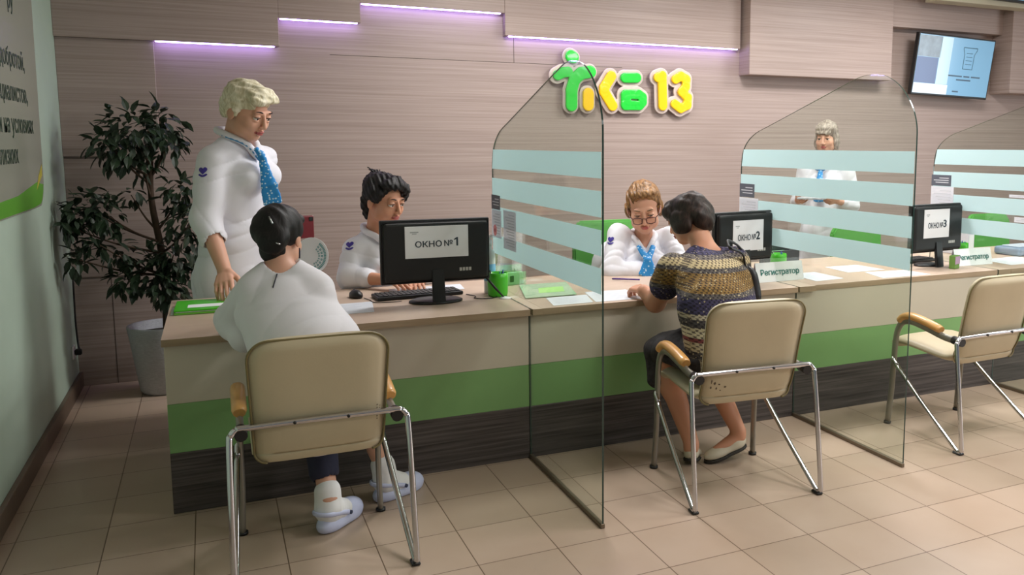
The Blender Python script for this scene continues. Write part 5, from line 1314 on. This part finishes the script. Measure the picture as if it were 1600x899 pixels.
# ---- woman in the patterned blouse on the second chair
p = Person('woman with short dark hair in a patterned blouse, seated at monitor two, back turned', (.74, -.55, 0), SKIN2)
f = V3((-.22, .97, 0)).normalized(); rt = V3((f.y, -f.x, 0)); ux = tuple(rt)
hip = V3((.735, -.625, .585)); nkb = at(1106, 388, y=-.31); wst = V3((.745, -.52, .78)); chs = V3((nkb.x-.01, -.40, nkb.z-.18))
p.head(at(1074, 343, y=-.16), (-.52, .78, -.34), sc=1.02)
p.limb([nkb-V3((0, 0, .04)), p.H(0, -.03, -.06)], [.060, .055], .03)
p.add(loft([hip, wst, chs, nkb-V3((0, 0, .05))], [(.165, .12), (.15, .11), (.16, .11), (.11, .065)], ux), .03)
shL = at(1052, 422, y=-.28); elL = at(1024, 472, y=-.085); wrL = at(1006, 455, z=.80)
shR = at(1147, 410, y=-.36); elR = V3((1.02, -.10, .80)); wrR = V3((.88, .10, .80))
p.limb([shL, elL, wrL], [.058, .052, .034]); p.limb([shR, elR, wrR], [.056, .050, .032])
p.hand(wrL, (-.05, .9, .05), (.2, .1, -1), False, (.55, .8, .6), 1.05); p.hand(wrR, (-.5, .8, -.1), (0, 0, -1), True, (.3, .5, .3), 1.)
# legs tucked under the seat
ft = [(V3((.655, -.44, .035)), V3((.25, .35, -.12)).normalized()), (V3((.975, -.425, .06)), V3((-.86, -.02, -.20)).normalized())]
kn = [V3((.62, -.19, .52)), V3((.84, -.18, .52))]
for i, (hl, d) in enumerate(ft):
    h_ = hip+rt*.09*(-1 if i == 0 else 1); a_ = hl+V3((0, 0, .085))+d*.04
    p.limb([h_, kn[i], kn[i]+(a_-kn[i])*.4, a_], [.088, .062, .058, .037], .03); p.limb([a_-V3((0, 0, .03)), a_+d*.13-V3((0, 0, .055))], [.036, .026], .02)
p.body(.0038); p.eyes((-.5, .7, -.5), BROW_D, .6)
BR = hair_mat('dark brown hair', (24, 18, 16), (62, 46, 40), .5)
p.hair([((0, -.025, .040), (.090, .108, .090)), ((0, -.085, -.005), (.080, .055, .085)), ((0, .05, .075), (.075, .050, .040)), ((.074, .0, -.01), (.026, .06, .06)), ((-.074, .0, -.01), (.026, .06, .06)), ((-.05, .06, .055), (.04, .035, .035))], BR, [((0, .095, -.045), (.066, .066, .10)), ((0, .06, -.15), (.2, .10, .07))], (.007, 51, 70), h=.0035)
def knit_mat():
    """rows of small repeating figures between plain bands"""
    m = bpy.data.materials.new('patterned knit blouse'); m.use_nodes = True; nt = m.node_tree; b = nt.nodes['Principled BSDF']; N = nt.nodes.new; L = nt.links.new
    t = N('ShaderNodeTexCoord'); s = N('ShaderNodeSeparateXYZ'); L(t.outputs['Object'], s.inputs[0])
    def mth(op, a, c=None):
        n = N('ShaderNodeMath'); n.operation = op
        for i, q in enumerate((a, c)):
            if q is None: continue
            if isinstance(q, (int, float)): n.inputs[i].default_value = q
            else: L(q, n.inputs[i])
        return n.outputs[0]
    z = s.outputs[2]; zz = mth('MULTIPLY_ADD', z, 1.0)
    zz.node.inputs[2].default_value = 0
    band = N('ShaderNodeValToRGB'); band.color_ramp.interpolation = 'CONSTANT'
    nrm = mth('DIVIDE', mth('SUBTRACT', z, .56), .56); L(nrm, band.inputs[0])
    cols = [(0, (150, 140, 116)), (.07, (60, 56, 58)), (.12, (176, 164, 138)), (.19, (112, 50, 52)), (.22, (188, 178, 150)), (.30, (66, 60, 60)), (.36, (170, 160, 138)), (.40, (58, 52, 84)), (.52, (84, 78, 76)), (.56, (126, 96, 44)), (.70, (84, 78, 76)), (.735, (190, 172, 132)), (.80, (104, 96, 92)), (.83, (62, 56, 92)), (.95, (110, 104, 104))]
    e = band.color_ramp.elements
    while len(e) < len(cols): e.new(.5)
    for q, (pz, c) in zip(e, cols): q.position = pz; q.color = (*lin(c), 1)
    ang = mth('MULTIPLY', s.outputs[0], 330.); wz = mth('MULTIPLY', z, 330.)
    fig = mth('MULTIPLY', mth('SINE', ang), mth('SINE', wz)); fine = mth('SINE', mth('MULTIPLY', z, 900.))
    msk = mth('GREATER_THAN', mth('ADD', fig, mth('MULTIPLY', fine, .35)), .22)
    d = N('ShaderNodeMix'); d.data_type = 'RGBA'; d.blend_type = 'MULTIPLY'; L(msk, d.inputs['Factor']); L(band.outputs[0], d.inputs['A']); d.inputs['B'].default_value = (.22, .20, .22, 1)
    vo = N('ShaderNodeTexVoronoi'); vo.inputs['Scale'].default_value = 55; L(t.outputs['Object'], vo.inputs['Vector'])
    sp = mth('LESS_THAN', vo.outputs['Distance'], .23); d2 = N('ShaderNodeMix'); d2.data_type = 'RGBA'; L(mth('MULTIPLY', sp, .55), d2.inputs['Factor']); L(d.outputs['Result'], d2.inputs['A']); d2.inputs['B'].default_value = (*lin((206, 190, 150)), 1)
    L(d2.outputs['Result'], b.inputs['Base Color']); b.inputs['Roughness'].default_value = .85; return m
KN = knit_mat()
top = loft([hip-V3((0, 0, .02)), wst, chs+V3((0, 0, .02)), nkb-V3((0, 0, .055))], [(.205, .160), (.195, .150), (.200, .145), (.135, .080)], ux)
bl = p.cloth('blouse', top+chain([tuple(shL), tuple(shL+(elL-shL)*.45)], [.082, .076])+chain([tuple(shR), tuple(shR+(elR-shR)*.45)], [.080, .074]), KN, [cap(nkb+V3((0, 0, .005)), nkb+V3((0, 0, .1)), .066, .085)], rip=(.004, 54, 24), k=.03, h=.005)
def dark_mat():
    m = mat('dark patterned skirt', (40, 36, 38), .85, vary=.7, vscale=45, bump=.2, bscale=60); return m
midk = (kn[0]+kn[1])/2
p.cloth('skirt', loft([hip-V3((0, .02, .02)), V3((midk.x, -.40, .575)), midk+V3((0, .02, .0))], [(.205, .115), (.215, .10), (.185, .085)], (1, 0, 0))+loft([midk+V3((0, .0, .0)), midk+V3((-.02, -.06, -.15))], [(.18, .075), (.19, .06)], (1, 0, 0)), dark_mat(), rip=(.006, 57, 28), k=.03, h=.006)
SHOE = mat('beige leather shoe', (206, 198, 178), .5); SOLE = mat('dark shoe sole', (44, 40, 36), .7)
for (hl, d), nm in zip(ft, 'ab'):
    n_ = V3((d.y, -d.x, 0)).normalized(); u_ = n_.cross(d).normalized()
    if u_.z < 0: u_ = -u_
    g = lambda a, b_, z: tuple(hl+d*a+n_*b_+u_*z); A = np.array([list(d), list(n_), list(u_)]).T
    F = Field(np.array(g(.11, 0, .02))-.18, np.array(g(.11, 0, .02))+.18, .0035)
    F.put(ell(g(.05, 0, .032), (.060, .038, .044), A), 0).put(ell(g(.155, 0, .022), (.082, .042, .030), A), .03)
    F.put(ell(g(.055, 0, .075), (.052, .031, .045), A), .006, 'sub').put(ell(g(.10, 0, .068), (.05, .03, .032), A), .006, 'sub').cut(g(.1, 0, .004), tuple(-u_))
    ob = F.obj('shoe', SHOE, p.root)
    F = Field(np.array(g(.11, 0, .0))-.18, np.array(g(.11, 0, .0))+.18, .0035)
    F.put(ell(g(.055, 0, .0), (.062, .039, .040), A), 0).put(ell(g(.155, 0, .0), (.086, .044, .040), A), .03).cut(g(.1, 0, .006), tuple(u_)).cut(g(.1, 0, -.010), tuple(-u_)); F.obj('sole', SOLE, ob if False else p.root)
# shoulder bag
BG = mat('black leather bag', (28, 26, 30), .45, bump=.3, bscale=90)
e = empty('shoulder_bag', at(1180, 468, y=-.42), 0, 'black shoulder bag on the right side of the woman in the patterned blouse', 'bag')
c = at(1169, 440, y=-.43)
F = Field(np.array(c)-.22, np.array(c)+.22, .005)
F.put(ell(tuple(c-V3((.0, 0, .06))), (.042, .095, .080), None), 0).put(ell(tuple(c+V3((-.005, 0, .01))), (.035, .08, .07), None), .03).ripple(folds(.006, 61, 40)); F.obj('bag_body', BG, e)
sp = smooth_path([c+V3((-.01, .07, .03)), at(1168, 408, y=-.40), at(1154, 385, y=-.40), at(1138, 377, y=-.41), at(1140, 388, y=-.47)], 6)
q = MB(); q.tube(sp, .011, 8, flat=((1, -.5, .6), .5)); q.build('strap', BG, e, keep=True)
sp = smooth_path([c+V3((.0, -.06, .04)), at(1166, 418, y=-.45), at(1160, 397, y=-.46), at(1142, 388, y=-.47)], 6)
q = MB(); q.tube(sp, .010, 8, flat=((1, -.5, .6), .5)); q.build('strap', BG, e, keep=True)
